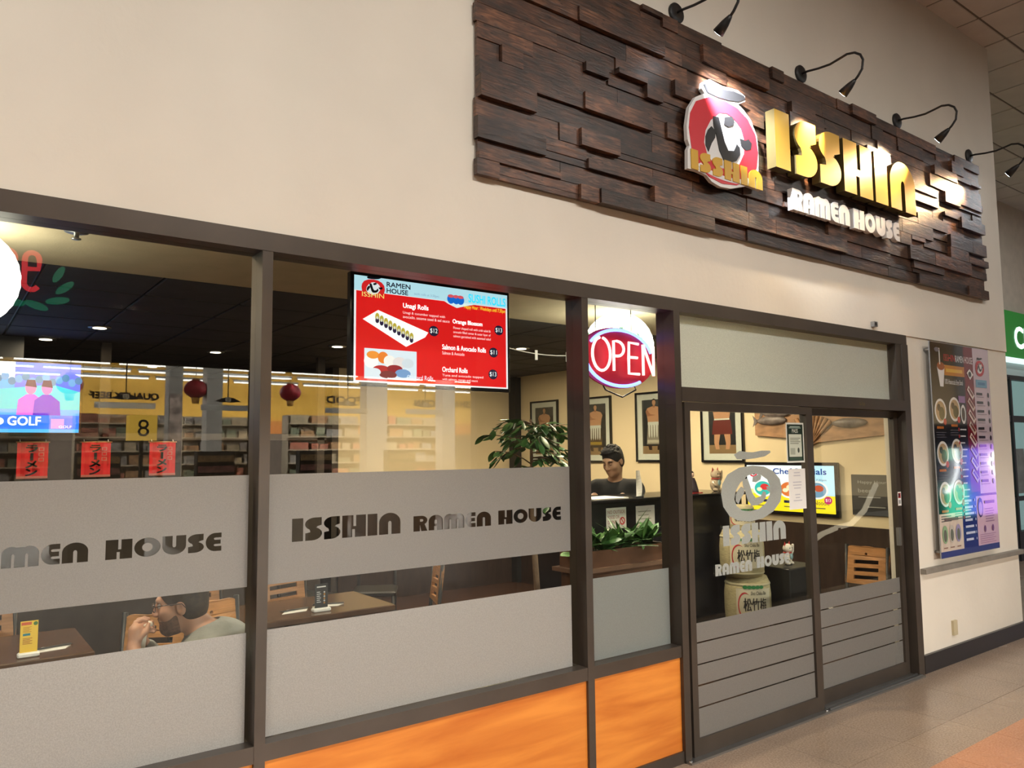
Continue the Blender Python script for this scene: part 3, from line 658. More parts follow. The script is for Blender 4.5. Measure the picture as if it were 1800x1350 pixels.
p.rect(.47, 1.30, .60, 1.36, gl((150, 110, 160)))
for q in range(14): p.rect(.47, 1.06 - q * .058, .59 - .02 * (q % 3), 1.072 - q * .058, gl((215, 215, 220))); p.oval(.447, 1.066 - q * .058, .012, .016, gl((170, 60, 60)))
for q in range(8):
    zc = 1.40 - q * .105; p.poly([(.645, zc + .02), (.68, zc + .06), (.79, zc - .03), (.75, zc - .07)], gl((206, 188, 176)) if q % 2 else gl((226, 214, 206))); p.poly([(.67, zc + .025), (.69, zc + .04), (.77, zc - .025), (.75, zc - .04)], gl((120, 60, 50)))
p.poly([(.66, 1.57), (.72, 1.61), (.79, 1.56), (.72, 1.51)], gl((232, 230, 228))); p.oval(.72, 1.56, .03, .025, gl((40, 40, 40)))
for k in ('ringo',): p.poly([(.84 + a * .26, 1.55 + b * .26) for a, b in EM[k]], gl((180, 30, 44)))
p.poly([(.84 + a * .26, 1.55 + b * .26) for a, b in EM['ringi']], gl((225, 215, 215)))
for k in ('hook', 'cap', 'd1', 'd3', 'd2'): p.poly([(.84 + a * .26, 1.555 + b * .26) for a, b in EM[k]], gl((20, 18, 20)))
p.rect(.83, 1.45, 1.06, 1.52, gl((110, 160, 190))); p.rect(.87, 1.472, 1.02, 1.497, gl((70, 120, 160)))
for q in range(11):
    zc = 1.38 - q * .078; p.rect(.83, zc, .95 + .01 * (q % 4), zc + .022, gl((50, 44, 52))); p.rect(.83, zc - .02, .98 + .02 * (q % 3), zc - .014, gl((150, 136, 146))); p.oval(1.075, zc + .005, .017, .024, gl((36, 32, 36)), 12)
p.rect(.08, .30, .33, .325, gl((120, 100, 100)))
for a, cc in ((.08, (150, 180, 140)), (.20, (200, 190, 180)), (.32, (160, 150, 190))): p.oval(a, .19, .05, .075, gl(cc)); p.oval(a, .18, .03, .05, gl((110, 110, 100))); p.rect(a - .035, .075, a + .035, .085, gl((150, 120, 110)))
for q in range(7): p.rect(.46, .44 - q * .055, .60 + .02 * (q % 3), .46 - q * .055, gl((205, 210, 235))); p.rect(.655, .44 - q * .055, .668, .46 - q * .055, gl((205, 210, 235)))
p.oval(.77, .38, .05, .085, gl((60, 40, 60))); p.oval(.77, .37, .038, .06, gl((200, 160, 190))); p.rect(.86, .41, 1.06, .435, gl((90, 60, 90)))
for q in range(6): p.rect(.86, .36 - q * .022, 1.02 + .02 * (q % 2), .366 - q * .022, gl((150, 110, 150)))
for a in (.84, 1.0): p.oval(a, .19, .02, .03, gl((120, 80, 120)))
for q in range(5): p.rect(.73, .14 - q * .018, 1.05 - .04 * (q % 2), .145 - q * .018, gl((170, 130, 165)))
p.build('menu_print', t)

# ------------------------------------------------------------------ neighbour shop beyond the corner
struct(MB().box(8.38, 30, 2.0, 2.2, 3.95, HC + .01).build('wall_neighbour', mat('neighbour_plaster', (.50, .43, .34), .8, var=.08)))
nb = thing('neighbour_sign', 'green illuminated fascia sign with white letters at the next shop', 'sign', (14, 2.0, 3.17))
MB().box(8.6, 22, 1.90, 2.05, 3.19, 3.95).build('green_panel', mat('green_sign', (.02, .20, .03), .4, emit=(.01, .12, .015), es=.5), nb)
MB().box(8.6, 22, 1.86, 2.05, 3.13, 3.19).build('light_ledge', emi('ledge_glow', (.75, .95, .95), 1.1), nb)
p = Print((13.84, 1.895, 3.36), **FACE); p.text('CES', -.02, 0, .34, emi('sign_letter_glow', (.8, 1, .95), 2.5), w=.86, bold=.02)
p.build('letters', nb)
nw = thing('window_6', 'tall window of the neighbouring shop', None, (0, 0, 0), kind='structure')
for z0, z1 in ((0, .45), (.93, .99), (2.18, 2.28), (2.86, 2.93)): MB().box(8.5, 22, 1.98, 2.08, z0, z1).build('rail', M_black, nw)
MB().box(8.5, 22, 1.98, 2.06, 2.93, 3.13).build('soffit_board', mat('teal_board', (.45, .55, .52), .5), nw)
for x in (9.5, 11.2, 13.72, 15.6, 18): MB().box(x, x + .06, 1.97, 2.08, 0, 2.9).build('mullion', M_black, nw)
MB().box(8.5, 22, 2.02, 2.028, .45, 2.86).build('glass_pane', M_glass, nw)
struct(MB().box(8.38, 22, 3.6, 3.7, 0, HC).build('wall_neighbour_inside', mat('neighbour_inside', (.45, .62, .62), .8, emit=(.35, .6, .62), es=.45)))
t = thing('display_poster', 'dark poster standing inside the neighbouring shop window', 'poster', (14.6, 2.3, .9)); MB().box(13.95, 15.0, 2.3, 2.33, 1.0, 1.75).build('board', mat('photo_grey', (.2, .2, .2), .5, var=.5, vscale=5), t); MB().box(14.3, 14.5, 2.3, 2.5, 0, 1.0).build('stand', M_black, t)

# ------------------------------------------------------------------ hanging menu screen in the middle window
t = thing('menu_screen', 'wide flat screen showing a red sushi rolls menu, hung in the middle window', 'screen', (2.1, .42, 2.13))
SX0, SX1, SZ0, SZ1, SYY = 1.636, 2.622, 2.130, 2.708, .40
MB().bevbox(SX0, SX1, SYY, SYY + .045, SZ0, SZ1, .006).build('housing', M_gloss, t)
MB().box(2.02, 2.24, SYY + .02, SYY + .06, SZ1, IC).build('mount', mat('mount_red', (.25, .03, .03), .5), t)
p = Print((SX0 + .018, SYY, SZ0 + .02), **FACE); PW, PH = SX1 - SX0 - .036, SZ1 - SZ0 - .04
E1 = 1.0
def ps(a, b): return (a * PW, (1 - b) * PH)
p.rect(0, 0, PW, PH, lit((250, 245, 250), E1)); p.rect(*ps(0, .14), *ps(1, 0), lit((190, 235, 250), E1))
p.rect(*ps(.012, .985), *ps(.988, .145), lit((232, 24, 30), E1)); p.poly([ps(.55, .14), ps(.77, .14), ps(.70, .17), ps(.64, .2), ps(.585, .17)], lit((225, 248, 255), E1))
def pt(b, s0, t0, hh, col, s1=None, bold=0.0): p.text(b, s0 * PW, (1 - t0) * PH, hh * PH, lit(col, 1.2), w=(s1 - s0) * PW if s1 else None, bold=bold)
for k, c in (('ringo', (220, 40, 44)), ('ringi', (235, 240, 245)), ('hook', (20, 20, 26)), ('cap', (20, 20, 26)), ('d1', (20, 20, 26)), ('d2', (20, 20, 26)), ('d3', (20, 20, 26))):
    p.poly([(.04 * PW + a * .19, .80 * PH + b * .17) for a, b in EM[k]], lit(c, E1))
pt('ISSHIN', .045, .195, .045, (240, 225, 120), .175)
pt('RAMEN', .19, .075, .045, (26, 30, 48), .335, .0015); pt('HOUSE', .19, .135, .045, (26, 30, 48), .32, .0015)
pt('sushi rolls at 3:30pm', .36, .125, .03, (120, 160, 190), .52)
for a in (.60, .635, .665): p.oval(a * PW, .885 * PH, .024, .026, lit((20, 110, 220), E1)); p.oval(a * PW, .915 * PH, .02, .009, lit((230, 90, 100), E1))
pt('SUSHI ROLLS', .72, .125, .085, (40, 205, 235), .985, .002); pt('Happy Hour : Weekdays until 7:30pm', .69, .205, .05, (255, 235, 60), .985)
pt('Unagi Rolls', .29, .275, .06, (255, 255, 255), .45, .0015); pt('Unagi & cucumber topped with', .29, .325, .032, (255, 235, 235), .56); pt('avocado, sesame seed & eel sauce', .29, .365, .032, (255, 235, 235), .59)
p.poly([ps(.05, .41), ps(.14, .31), ps(.45, .48), ps(.43, .53), ps(.31, .64)], lit((255, 255, 255), 1.2))
for i in range(9):
    a, b = .135 + i * .026, .375 + i * .02; p.oval(a * PW, (1 - b) * PH, .012, .02, lit((200, 180, 70), E1)); p.oval(a * PW, (1 - b - .035) * PH, .011, .014, lit((50, 40, 70), E1)); p.oval(a * PW, (1 - b - .01) * PH, .006, .008, lit((230, 230, 210), E1))
pt('Orange Blossom', .61, .375, .055, (255, 255, 255), .815, .0015)
for i, b in enumerate(('Flower shaped roll with crab salad &', 'avocado filled center & outer layer of', 'salmon garnished with seaweed salad')): pt(b, .615, .425 + i * .042, .032, (255, 235, 235), .875)
pt('Salmon & Avocado Rolls', .54, .635, .05, (255, 255, 255), .84, .001); pt('Salmon & Avocado', .54, .685, .032, (255, 235, 235), .69)
pt('Orchard Rolls', .54, .86, .05, (255, 255, 255), .71, .001); pt('Tuna and avocado topped', .54, .91, .03, (255, 235, 235), .82); pt('with salmon, mango and sauce', .54, .95, .03, (255, 235, 235), .78)
for a, b, tx in ((.485, .46, '$12'), (.935, .385, '$13'), (.895, .625, '$11'), (.89, .855, '$13')):
    p.oval(a * PW, (1 - b) * PH, .031, .028, lit((24, 30, 56), E1)); p.text(tx, a * PW, (1 - b) * PH - .014, .028, lit((255, 255, 255), 1.2), align='c', w=.045)
p.rect(*ps(.06, .965), *ps(.375, .68), lit((225, 238, 250), E1))
for i, (a, b, ra, rb, c) in enumerate([(.10, .80, .04, .035, (255, 255, 255)), (.11, .74, .035, .02, (245, 150, 60)), (.17, .76, .03, .03, (240, 130, 50)), (.21, .79, .035, .03, (250, 245, 240)), (.27, .80, .04, .03, (235, 225, 225)), (.32, .80, .035, .025, (215, 225, 235)), (.16, .88, .05, .025, (190, 50, 50)), (.24, .86, .045, .02, (150, 40, 50)), (.29, .90, .045, .022, (120, 160, 210)), (.20, .92, .05, .02, (130, 60, 60)), (.12, .90, .035, .02, (230, 240, 250))]): p.oval(a * PW, (1 - b) * PH, ra, rb, lit(c, E1))
pt('Orchard Rolls', .315, .955, .045, (225, 240, 255), .48)
p.build('screen_picture', t).parent = [c_ for c_ in t.children if c_.name.startswith('housing')][0]

# ------------------------------------------------------------------ OPEN neon sign
t = thing('neon_open_sign', 'oval red and blue neon OPEN sign hanging in the narrow window', 'neon sign', (3.30, .20, 2.19))
OX, OY, OZ = 3.312, .19, 2.355
M_nr = emi('neon_red_core', (1.0, .34, .32), 4.5); M_nb = emi('neon_blue_core', (.16, .24, 1.0), 4.5)
bk = MB(); plate(bk, [arc(OX, OZ, .315, .185, 0, 360, 40)[:-1]], OY + .045, .012); bk.build('backing', mat('neon_backing_red', (.35, .004, .02), .5, emit=(.5, .0, .03), es=.25), t)
MB().tube([(OX + a, OY + .02, OZ + b) for a, b in arc(0, 0, .275, .168, 150, 15, 22)], .010, 8).build('blue_tube', M_nb, t)
MB().tube([(OX + a, OY + .02, OZ + b) for a, b in arc(0, 0, .285, .172, 185, 305, 22)], .010, 8).build('blue_tube', M_nb, t)
def neon(pts): MB().tube([(OX + a, OY, OZ + b) for a, b in pts], .0085, 8).build('red_tube', M_nr, t)
neon(arc(-.175, .01, .072, .098, 100, 440, 26)); neon([(-.075, -.085), (-.075, .095)] + arc(-.045, .05, .055, .045, 90, -90, 10) + [(-.07, .005)])
neon([(.135, .09), (.055, .095), (.05, .0), (.05, -.095), (.14, -.095)]); neon([(.055, .005), (.125, .005)]); neon([(.175, -.10), (.175, .09)]); neon([(.177, .088), (.265, -.098)]); neon([(.266, -.10), (.268, .085)])
for xx in (3.14, 3.44): MB().tube([(xx, OY + .05, OZ + .15), (xx + .01, OY + .06, 2.70), (xx, .175, IC)], .003, 5).build('chain', M_black, t)
MB().tube([(3.15, OY + .05, 2.25), (3.22, OY + .06, 2.16), (3.36, OY + .06, 2.12), (3.48, OY + .06, 2.17), (3.45, OY + .05, 2.2)], .005, 6).build('cable', M_black, t)

# ------------------------------------------------------------------ paper lanterns
def paper_lantern(loc, r, label, power):
    t = thing('paper_lantern', label, 'lantern', (loc[0], loc[1], loc[2]), 'white paper globe lanterns')
    prof = []
    for i in range(33):
        a = PI * i / 32; rr = r * math.sin(a) * (1 + (.012 if i % 2 else 0)); prof.append((max(rr, .002), loc[2] + -r * math.cos(a)))
    mb = MB(); mb.lathe([(q[0], q[1]) for q in prof], (loc[0], loc[1], 0), 32); mb.build('shade', emi('lantern_glow', (1.0, .96, .82), 8.0), t)
    MB().tube([(loc[0], loc[1], loc[2] + r), (loc[0], loc[1], IC)], .004, 6).build('cord', M_black, t)
    for k in range(5):
        a = 2.6 + k * .45; zz = r * (.35 - .15 * (k % 3)); rad = math.sqrt(r * r - zz * zz) + .006
        mb = MB(); pts = []
        for q in range(7): b = a + q * .05; pts.append((loc[0] + rad * math.cos(b), loc[1] + rad * math.sin(b), loc[2] + zz + .02 * math.sin(q * 1.1)))
        mb.tube(pts, [.004, .008, .010, .010, .008, .006, .003], 6); mb.build('painted_leaf', mat('lantern_print', (.1, .35, .2), .6), t)
    l = bpy.data.lights.new('lantern_bulb', 'POINT'); l.energy = power; l.color = (1, .86, .62); l.shadow_soft_size = r + .02
    o = bpy.data.objects.new('lantern_bulb', l); C.objects.link(o); o.location = (loc[0], loc[1] , loc[2])
    o.location.z = loc[2]; l.use_shadow = True
    return t
paper_lantern((.055, 1.0, 2.59), .235, 'glowing white paper globe lantern beside the golf screen', 0)
paper_lantern((4.08, 1.0, 2.565), .26, 'glowing white paper globe lantern behind the open sign', 0)
for x in (.055, 4.08):
    area('lantern_light', (x, 1.0, 2.30), .3, 9, (1, .88, .66))

# ------------------------------------------------------------------ side wall: framed pictures, menu screen, chalkboard, relief
XW = 6.6
def picture(y1, y0, z0, z1, label, seed):
    t = thing('framed_picture', label, 'picture', (XW - .01, (y0 + y1) / 2, z0), 'framed wrestler photographs'); f = .022
    mb = MB(); mb.box(XW - .028, XW, y0, y1, z0, z0 + f).box(XW - .028, XW, y0, y1, z1 - f, z1).box(XW - .028, XW, y0, y0 + f, z0 + f, z1 - f).box(XW - .028, XW, y1 - f, y1, z0 + f, z1 - f); mb.build('frame', M_gloss, t)
    MB().box(XW - .012, XW, y0 + f, y1 - f, z0 + f, z1 - f).build('mat_board', M_paper, t)
    W_, H_ = y1 - y0, z1 - z0; p = Print((XW - .0125, y1, z0), **WEST)
    p.rect(.10, .09, W_ - .10, H_ - .09, ink((40, 40, 44))); p.rect(.10, .09, W_ - .10, .18, ink((150, 120, 90))); p.rect(.10, .60, W_ - .10, H_ - .09, ink((62, 62, 68)))
    skin = ink((205, 150, 118)); shade = ink((168, 112, 84)); c = W_ / 2
    for sx in (-1, 1):
        p.poly([(c + sx * .01, .36), (c + sx * .10, .36), (c + sx * .105, .20), (c + sx * .085, .135), (c + sx * .04, .135), (c + sx * .045, .2)], skin if seed == 2 else ink((60, 44, 40)))
    p.poly([(c - .095, .44), (c - .11, .53), (c - .13, .575), (c - .10, .615), (c - .03, .632), (c + .03, .632), (c + .10, .615), (c + .13, .575), (c + .11, .53), (c + .095, .44)], skin)
    p.poly([(c - .018, .62), (c + .018, .62), (c + .016, .655), (c - .016, .655)], shade); p.oval(c, .678, .027, .036, skin); p.poly([(c - .028, .685), (c - .024, .712), (c, .722), (c + .024, .712), (c + .028, .685), (c + .015, .703), (c - .015, .703)], ink((16, 14, 14)))
    p.poly([(c - .125, .575), (c - .10, .52), (c + .07, .535), (c + .07, .56), (c - .07, .555), (c - .105, .60)], shade); p.poly([(c + .125, .575), (c + .10, .52), (c - .06, .545), (c - .06, .568), (c + .07, .562), (c + .105, .60)], skin)
    p.poly([(c - .098, .455), (c + .098, .455), (c + .10, .415), (c - .10, .415)], ink((225, 225, 222)))
    if seed != 2:
        p.poly([(c - .10, .42), (c + .10, .42), (c + .12, .20), (c - .12, .20)], ink((90, 70, 50) if seed == 0 else (150, 140, 130)))
        for q in range(5): p.poly([(c - .092 + q * .039, .42), (c - .064 + q * .039, .42), (c - .07 + q * .039, .30), (c - .079 + q * .039, .27), (c - .088 + q * .039, .30)], ink((232, 230, 226)))
        p.rect(c - .11, .215, c + .11, .25, ink((170, 140, 60) if seed == 0 else (200, 190, 175)))
    else: p.poly([(c - .11, .44), (c + .11, .44), (c + .13, .29), (c - .13, .29)], ink((110, 44, 40)))
    p.build('photograph', t).parent = [c_ for c_ in t.children if c_.name.startswith('mat_board')][0]
    MB().box(XW - .024, XW - .021, y0 + f, y1 - f, z0 + f, z1 - f).build('glazing', M_glass, t)
picture(5.26, 4.68, 1.66, 2.47, 'black framed photograph beside the ficus, farthest along the cream wall', 1)
picture(4.25, 3.68, 1.65, 2.46, 'black framed photograph of a wrestler above the man at the counter', 0)
picture(3.27, 2.70, 1.66, 2.46, 'black framed photograph of a wrestler in a white apron right of the counter man', 1)
picture(2.31, 1.77, 1.66, 2.46, 'black framed photograph of a wrestler in a dark skirt beside the wall screen', 2)
# wall screen
t = thing('wall_screen', 'yellow and white noodle menu screen on the cream side wall', 'screen', (XW - .03, 1.27, 1.19))
MB().bevbox(XW - .045, XW - .004, .755, 1.755, 1.17, 1.665, .005).build('housing', M_gloss, t)
MB().box(XW - .004, XW, 1.05, 1.45, 1.3, 1.55).build('wall_bracket', M_black, t)
p = Print((XW - .0455, 1.725, 1.20), **WEST); PW, PH = .94, .435
p.rect(0, 0, PW, PH, lit((245, 252, 255), 1.1)); p.rect(0, 0, PW, .16, lit((255, 225, 40), 1.1)); p.poly([(0, .16), (PW, .16), (PW, .19), (.6 * PW, .22), (0, .2)], lit((250, 240, 150), 1.1)); p.rect(.72 * PW, .16, PW, PH, lit((190, 232, 248), 1.1))
p.text('Chef Specials', .30, PH - .10, .07, lit((30, 70, 150), 1.1), w=.56, bold=.003); p.text('Weekdays until 7:30pm', .52, PH - .145, .022, lit((60, 90, 140), 1.1), w=.34)
for a, c, d in ((.18, (60, 190, 180), (220, 60, 60)), (.47, (225, 120, 60), (250, 230, 190)), (.76, (120, 160, 190), (200, 90, 60))):
    p.oval(a, .21, .115, .085, lit((235, 240, 240), 1.1), 24); p.oval(a, .21, .095, .068, lit(c, 1.0), 24); p.oval(a + .02, .225, .05, .03, lit(d, 1.0)); p.oval(a - .04, .20, .03, .02, lit((240, 240, 200), 1.0))
for a, b in ((.09, 'Tan Tan Men'), (.41, 'Teriyaki Sukiyaki'), (.66, 'Noodle')): (p.text(b, a + .07, .075, .038, lit((40, 40, 60), 1.1), w=.15) if b == 'Noodle' else p.rect(a, .08, a + .2, .105, lit((40, 40, 60), 1.1))); p.rect(a, .04, a + .18, .05, lit((120, 110, 60), 1.0))
for k, c in (('ringo', (220, 30, 60)), ('ringi', (245, 245, 250)), ('hook', (20, 20, 26)), ('cap', (20, 20, 26))): p.poly([(.03 + a * .13, PH - .115 + b * .13) for a, b in EM[k]], lit(c, 1.0))
p.text('RAMEN', .14, PH - .05, .022, lit((200, 40, 60), 1.0)); p.oval(.87, .12, .04, .035, lit((200, 40, 110), 1.0)); p.text('$13', .845, .105, .03, lit((255, 255, 255), 1.1), w=.05)
p.build('screen_picture', t).parent = [c_ for c_ in t.children if c_.name.startswith('housing')][0]
# chalkboard
t = thing('chalkboard', 'black chalkboard with handwritten beer offer on the cream side wall', 'chalkboard', (XW - .01, .42, 1.2))
MB().box(XW - .02, XW, .235, .64, 1.205, 1.56).build('slate', mat('slate_black', (.02, .02, .019), .7, var=.2), t)
p = Print((XW - .0205, .64, 1.205), **WEST)
for b, zz, ww in (('Happy Hour', .27, .26), ('beer', .20, .12)): p.text(b, .06, zz, .034, mat('chalk', (.3, .3, .28), .9), w=ww)
p.rect(.06, .155, .26, .163, mat('chalk', (.3, .3, .28), .9)); p.rect(.14, .07, .30, .078, mat('chalk', (.3, .3, .28), .9)); p.build('chalk_writing', t)
# carved fish relief
t = thing('fish_relief', 'carved wooden wall relief of fish and a fan', 'wall art', (XW - .02, 1.0, 1.86))
M_rel = mat('carved_wood', (.36, .20, .10), .5, var=.35, vscale=7, stretch=(1, 1, 3)); M_fish = mat('carved_fish', (.17, .14, .13), .45, var=.5, vscale=14)
def westplate(mb, loops, x, depth):
    vs, fs = fill(loops, depth); mb.add([(x - c, a, b) for a, b, c in vs], fs)
mb = MB(); westplate(mb, [[(.26, 1.91), (.6, 1.88), (.95, 1.85), (1.02, 1.82), (1.10, 1.86), (1.3, 1.90), (1.62, 1.93), (1.62, 2.50), (.26, 2.50)]], XW - .018, .03); mb.build('board', M_rel, t)
for y, zz, a, sz in ((1.42, 2.07, .25, .17), (1.36, 2.14, .2, .16), (.62, 2.02, -.25, .17), (.42, 2.12, .1, .15), (.85, 2.16, .1, .14), (.55, 2.25, -.1, .16), (1.25, 2.3, .1, .17)):
    mb = MB(); mb.ell((XW - .04, y, zz), (.03, sz, .045), 16, 8); mb.add([(XW - .04, y + sz * .9, zz), (XW - .04, y + sz * 1.3, zz + .06), (XW - .04, y + sz * 1.2, zz), (XW - .04, y + sz * 1.3, zz - .06), (XW - .055, y + sz * .9, zz)], [(0, 1, 2, 4), (4, 2, 3, 0)]); mb.build('fish', M_fish, t)
for q in range(9):
    a = math.radians(60 + q * 9); mb = MB(); mb.tube([(XW - .035, 1.0, 1.84), (XW - .04, 1.0 + .3 * math.cos(a) , 1.84 + .27 * math.sin(a))], [.008, .022], 6); mb.build('fan_rib', M_rel, t)

# ------------------------------------------------------------------ back of the restaurant: sushi bar, banners, golf screen
t = thing('sushi_bar', 'dark sushi bar with wooden canopy at the back of the restaurant', 'bar counter', (0, 4.9, 0))
MB().box(-2.6, 3.4, 4.9, 5.5, 0, 1.52).build('counter_body', M_darkwall, t); MB().box(-2.6, 3.45, 4.84, 5.55, 1.52, 1.57).build('counter_top', M_tabletop, t)
MB().box(-2.6, 3.4, 4.78, 4.84, 1.935, 2.0).build('canopy_beam', M_darkwall, t)
for x in (-.4, 1.21, 3.3): MB().box(x, x + .08, 4.78, 4.84, 1.57, 2.83).build('post', M_darkwall, t)
mb = MB()
for k in range(50): mb.box(-1.2 + k * .085, -1.155 + k * .085, 4.835, 4.842, 1.548, 1.562)
mb.build('edge_trim', mat('ivory_trim', (.55, .5, .4), .5), t)['kind'] = 'stuff'
for k, (x0, x1) in enumerate([(.583, .815), (1.071, 1.306), (1.633, 1.863)]):
    t = thing('ramen_banner', ['red banner with black ramen lettering under the golf screen', 'red banner with black ramen lettering hung beside the bar post', 'brightest red banner with black ramen lettering, farthest from the golf screen'][k], 'banner', (x0, 4.75, 1.6), 'red ramen banners')
    mb = MB(); n = 8
    for i in range(n):
        xa, xb = x0 + (x1 - x0) * i / n, x0 + (x1 - x0) * (i + 1) / n; ya, yb = 4.745 + .006 * math.sin(i * 1.9), 4.745 + .006 * math.sin((i + 1) * 1.9)
        mb.add([(xa, ya, 1.605), (xb, yb, 1.605), (xb, yb, 1.915), (xa, ya, 1.915), (xa, ya + .003, 1.605), (xb, yb + .003, 1.605), (xb, yb + .003, 1.915), (xa, ya + .003, 1.915)], [(0, 1, 2, 3), (7, 6, 5, 4)])
    mb.build('cloth', mat('red_cloth', (.72, .02, .025), .8, var=.1), t)
    MB().tube([(x0 - .01, 4.752, 1.918), (x1 + .01, 4.752, 1.918)], .007, 6).build('rod', M_oak, t)
    for xx in (x0 + .02, x1 - .02): MB().tube([(xx, 4.752, 1.918), (xx, 4.775, 1.94)], .003, 5).build('tie', M_paper, t)
    p = Print((x0, 4.736, 1.605), **FACE); W_ = x1 - x0
    for i, chh in enumerate('ラ|メン'):
        zz = .225 - i * .068
        if chh == '|': p.rect(W_ * .42, zz - .002, W_ * .52, zz + .062, mat('banner_ink', (.01, .008, .01), .7))
        else: p.text(chh, W_ * .27, zz, .058, mat('banner_ink', (.01, .008, .01), .7), w=.085, bold=.006)
    for i in range(3): p.rect(W_ * .68, .235 - i * .045, W_ * .86, .268 - i * .045, mat('banner_pale', (.55, .18, .15), .8)); p.rect(W_ * .71, .241 - i * .045, W_ * .83, .262 - i * .045, mat('red_cloth', (.55, .02, .025), .8))
    p.rect(0, .0, W_, .02, mat('banner_pale', (.55, .18, .15), .8)); p.build('lettering', t)
t = thing('golf_screen', 'large screen showing golf coverage at the back of the restaurant', 'screen', (.5, 4.72, 1.99))
MB().bevbox(-.10, 1.055, 4.70, 4.75, 1.985, 2.62, .006).build('housing', M_gloss, t); MB().box(.35, .6, 4.75, 4.80, 2.1, 2.83).build('mount', M_black, t)
p = Print((-.08, 4.699, 2.0), **FACE); PW, PH = 1.115, .605
p.rect(0, 0, PW, PH, lit((70, 160, 235), 1.3)); p.rect(0, .46, PW, PH, lit((225, 238, 255), 1.3)); p.rect(.62, .36, PW, PH, lit((90, 110, 230), 1.3)); p.poly([(0, .30), (.9, .42), (PW, .36), (PW, .2), (0, .2)], lit((60, 190, 210), 1.3))
for i in range(14): p.oval(.45 + i * .05, .44 + .02 * (i % 3), .03, .035, lit((60, 120, 170) if i % 2 else (90, 150, 210), 1.2), 10)
for a, c, sk in ((.33, (235, 235, 245), (225, 120, 160)), (.74, (205, 90, 215), (225, 120, 180)), (.86, (90, 20, 200), (190, 110, 190))):
    p.poly([(a - .10, .14), (a - .09, .28), (a - .03, .33), (a + .03, .33), (a + .10, .27), (a + .11, .14)], lit(c, 1.2)); p.oval(a, .39, .042, .062, lit(sk, 1.2)); p.poly([(a - .042, .40), (a - .03, .455), (a + .03, .455), (a + .044, .39)], lit((70, 50, 90), 1.1))
p.rect(0, .03, PW, .15, lit((20, 110, 235), 1.3)); p.rect(0, .0, PW, .03, lit((60, 170, 250), 1.3)); p.text('GOLF', .58, .06, .075, lit((245, 250, 255), 1.5), w=.24, bold=.004); p.oval(.52, .095, .035, .032, lit((225, 235, 255), 1.3)); p.rect(.9, .035, 1.0, .12, lit((190, 150, 225), 1.2)); p.text('GOLF', .96, .04, .022, lit((245, 250, 255), 1.4), w=.1)
p.build('screen_picture', t).parent = [c_ for c_ in t.children if c_.name.startswith('housing')][0]
# string of white flags across the soffit
t = thing('paper_garland', 'thin white paper garland strung under the dark ceiling', 'garland', (2.9, 1.75, 2.7))
gp = [(2.9 + i * .11, 1.75, 2.80 - .13 * math.sin(PI * (i / 16)) - .01 * i) for i in range(17)]
MB().tube(gp, .004, 5).build('string', M_paper, t)
for i in range(3, 16, 3): x, y, zz = gp[i]; MB().box(x - .012, x + .014, y - .003, y + .003, zz - .05, zz + .03).build('paper_tag', M_paper, t)

# ------------------------------------------------------------------ furniture
def make_table(x0, x1, y0, y1, label, z=.75):
    t = thing('dining_table', label, 'table', ((x0 + x1) / 2, (y0 + y1) / 2, 0), 'dining tables'); xc, yc = (x0 + x1) / 2, (y0 + y1) / 2
    MB().bevbox(x0, x1, y0, y1, z - .04, z, .006).build('tabletop', M_tabletop, t)
    MB().box(xc - .04, xc + .04, yc - .04, yc + .04, .03, z - .04).build('pedestal', M_black, t); MB().box(xc - .3, xc + .3, yc - .04, yc + .04, 0, .03).box(xc - .04, xc + .04, yc - .3, yc + .3, 0, .031).build('foot', M_black, t)
make_table(-.45, .75, 1.65, 2.38, 'dark wooden dining table with a yellow card, behind the left window')
make_table(1.40, 2.62, 1.75, 2.42, 'dark wooden dining table with a black menu stand, behind the middle window')
make_table(-.35, .62, .40, 1.08, 'dark wooden dining table in front of the eating man')
def make_chair(label):
    t = thing('dining_chair', label, 'chair', (0, 0, 0), 'wood backed dining chairs', local=True)
    MB().bevbox(-.21, .21, -.21, .21, .42, .47, .015).build('seat', mat('black_vinyl', (.015, .014, .014), .35), t)
    for sx in (-1, 1):
        MB().tube([(sx * .18, .19, .0), (sx * .18, .19, .43)], .016, 8).build('leg', M_black, t)
        MB().tube([(sx * .18, -.22, .0), (sx * .18, -.19, .45), (sx * .185, -.235, .95)], .016, 8).build('leg', M_black, t)
    MB().tube([(-.18, .19, .2), (.18, .19, .2)], .010, 6).build('stretcher', M_black, t)
    ol = [(-.19, .62), (.19, .62), (.20, .86)] + arc(.14, .87, .06, .07, 0, 90, 5) + arc(0, .90, .12, .045, 60, 120, 5) + arc(-.14, .87, .06, .07, 90, 180, 5) + [(-.20, .86)]
    slots = [[(-.11, zz), (.11, zz - .012), (.11, zz + .022), (-.11, zz + .034)] for zz in (.67, .735, .80)] + [arc(0, .88, .012, .012, 0, 360, 10)[:-1]]
    vs, fs = fill([ol] + slots, .022); mb = MB(); mb.add([(a, -.215 - c - (b - .62) * .12 - .05 * (a * a) * 4 + .02, b) for a, b, c in vs], fs); mb.build('backrest', M_oak, t)
    return t
ch0 = make_chair('wooden slotted dining chair between the left table and the eating man'); ch0.location = (.84, 1.27, 0); ch0.rotation_euler = (0, 0, 2.35)
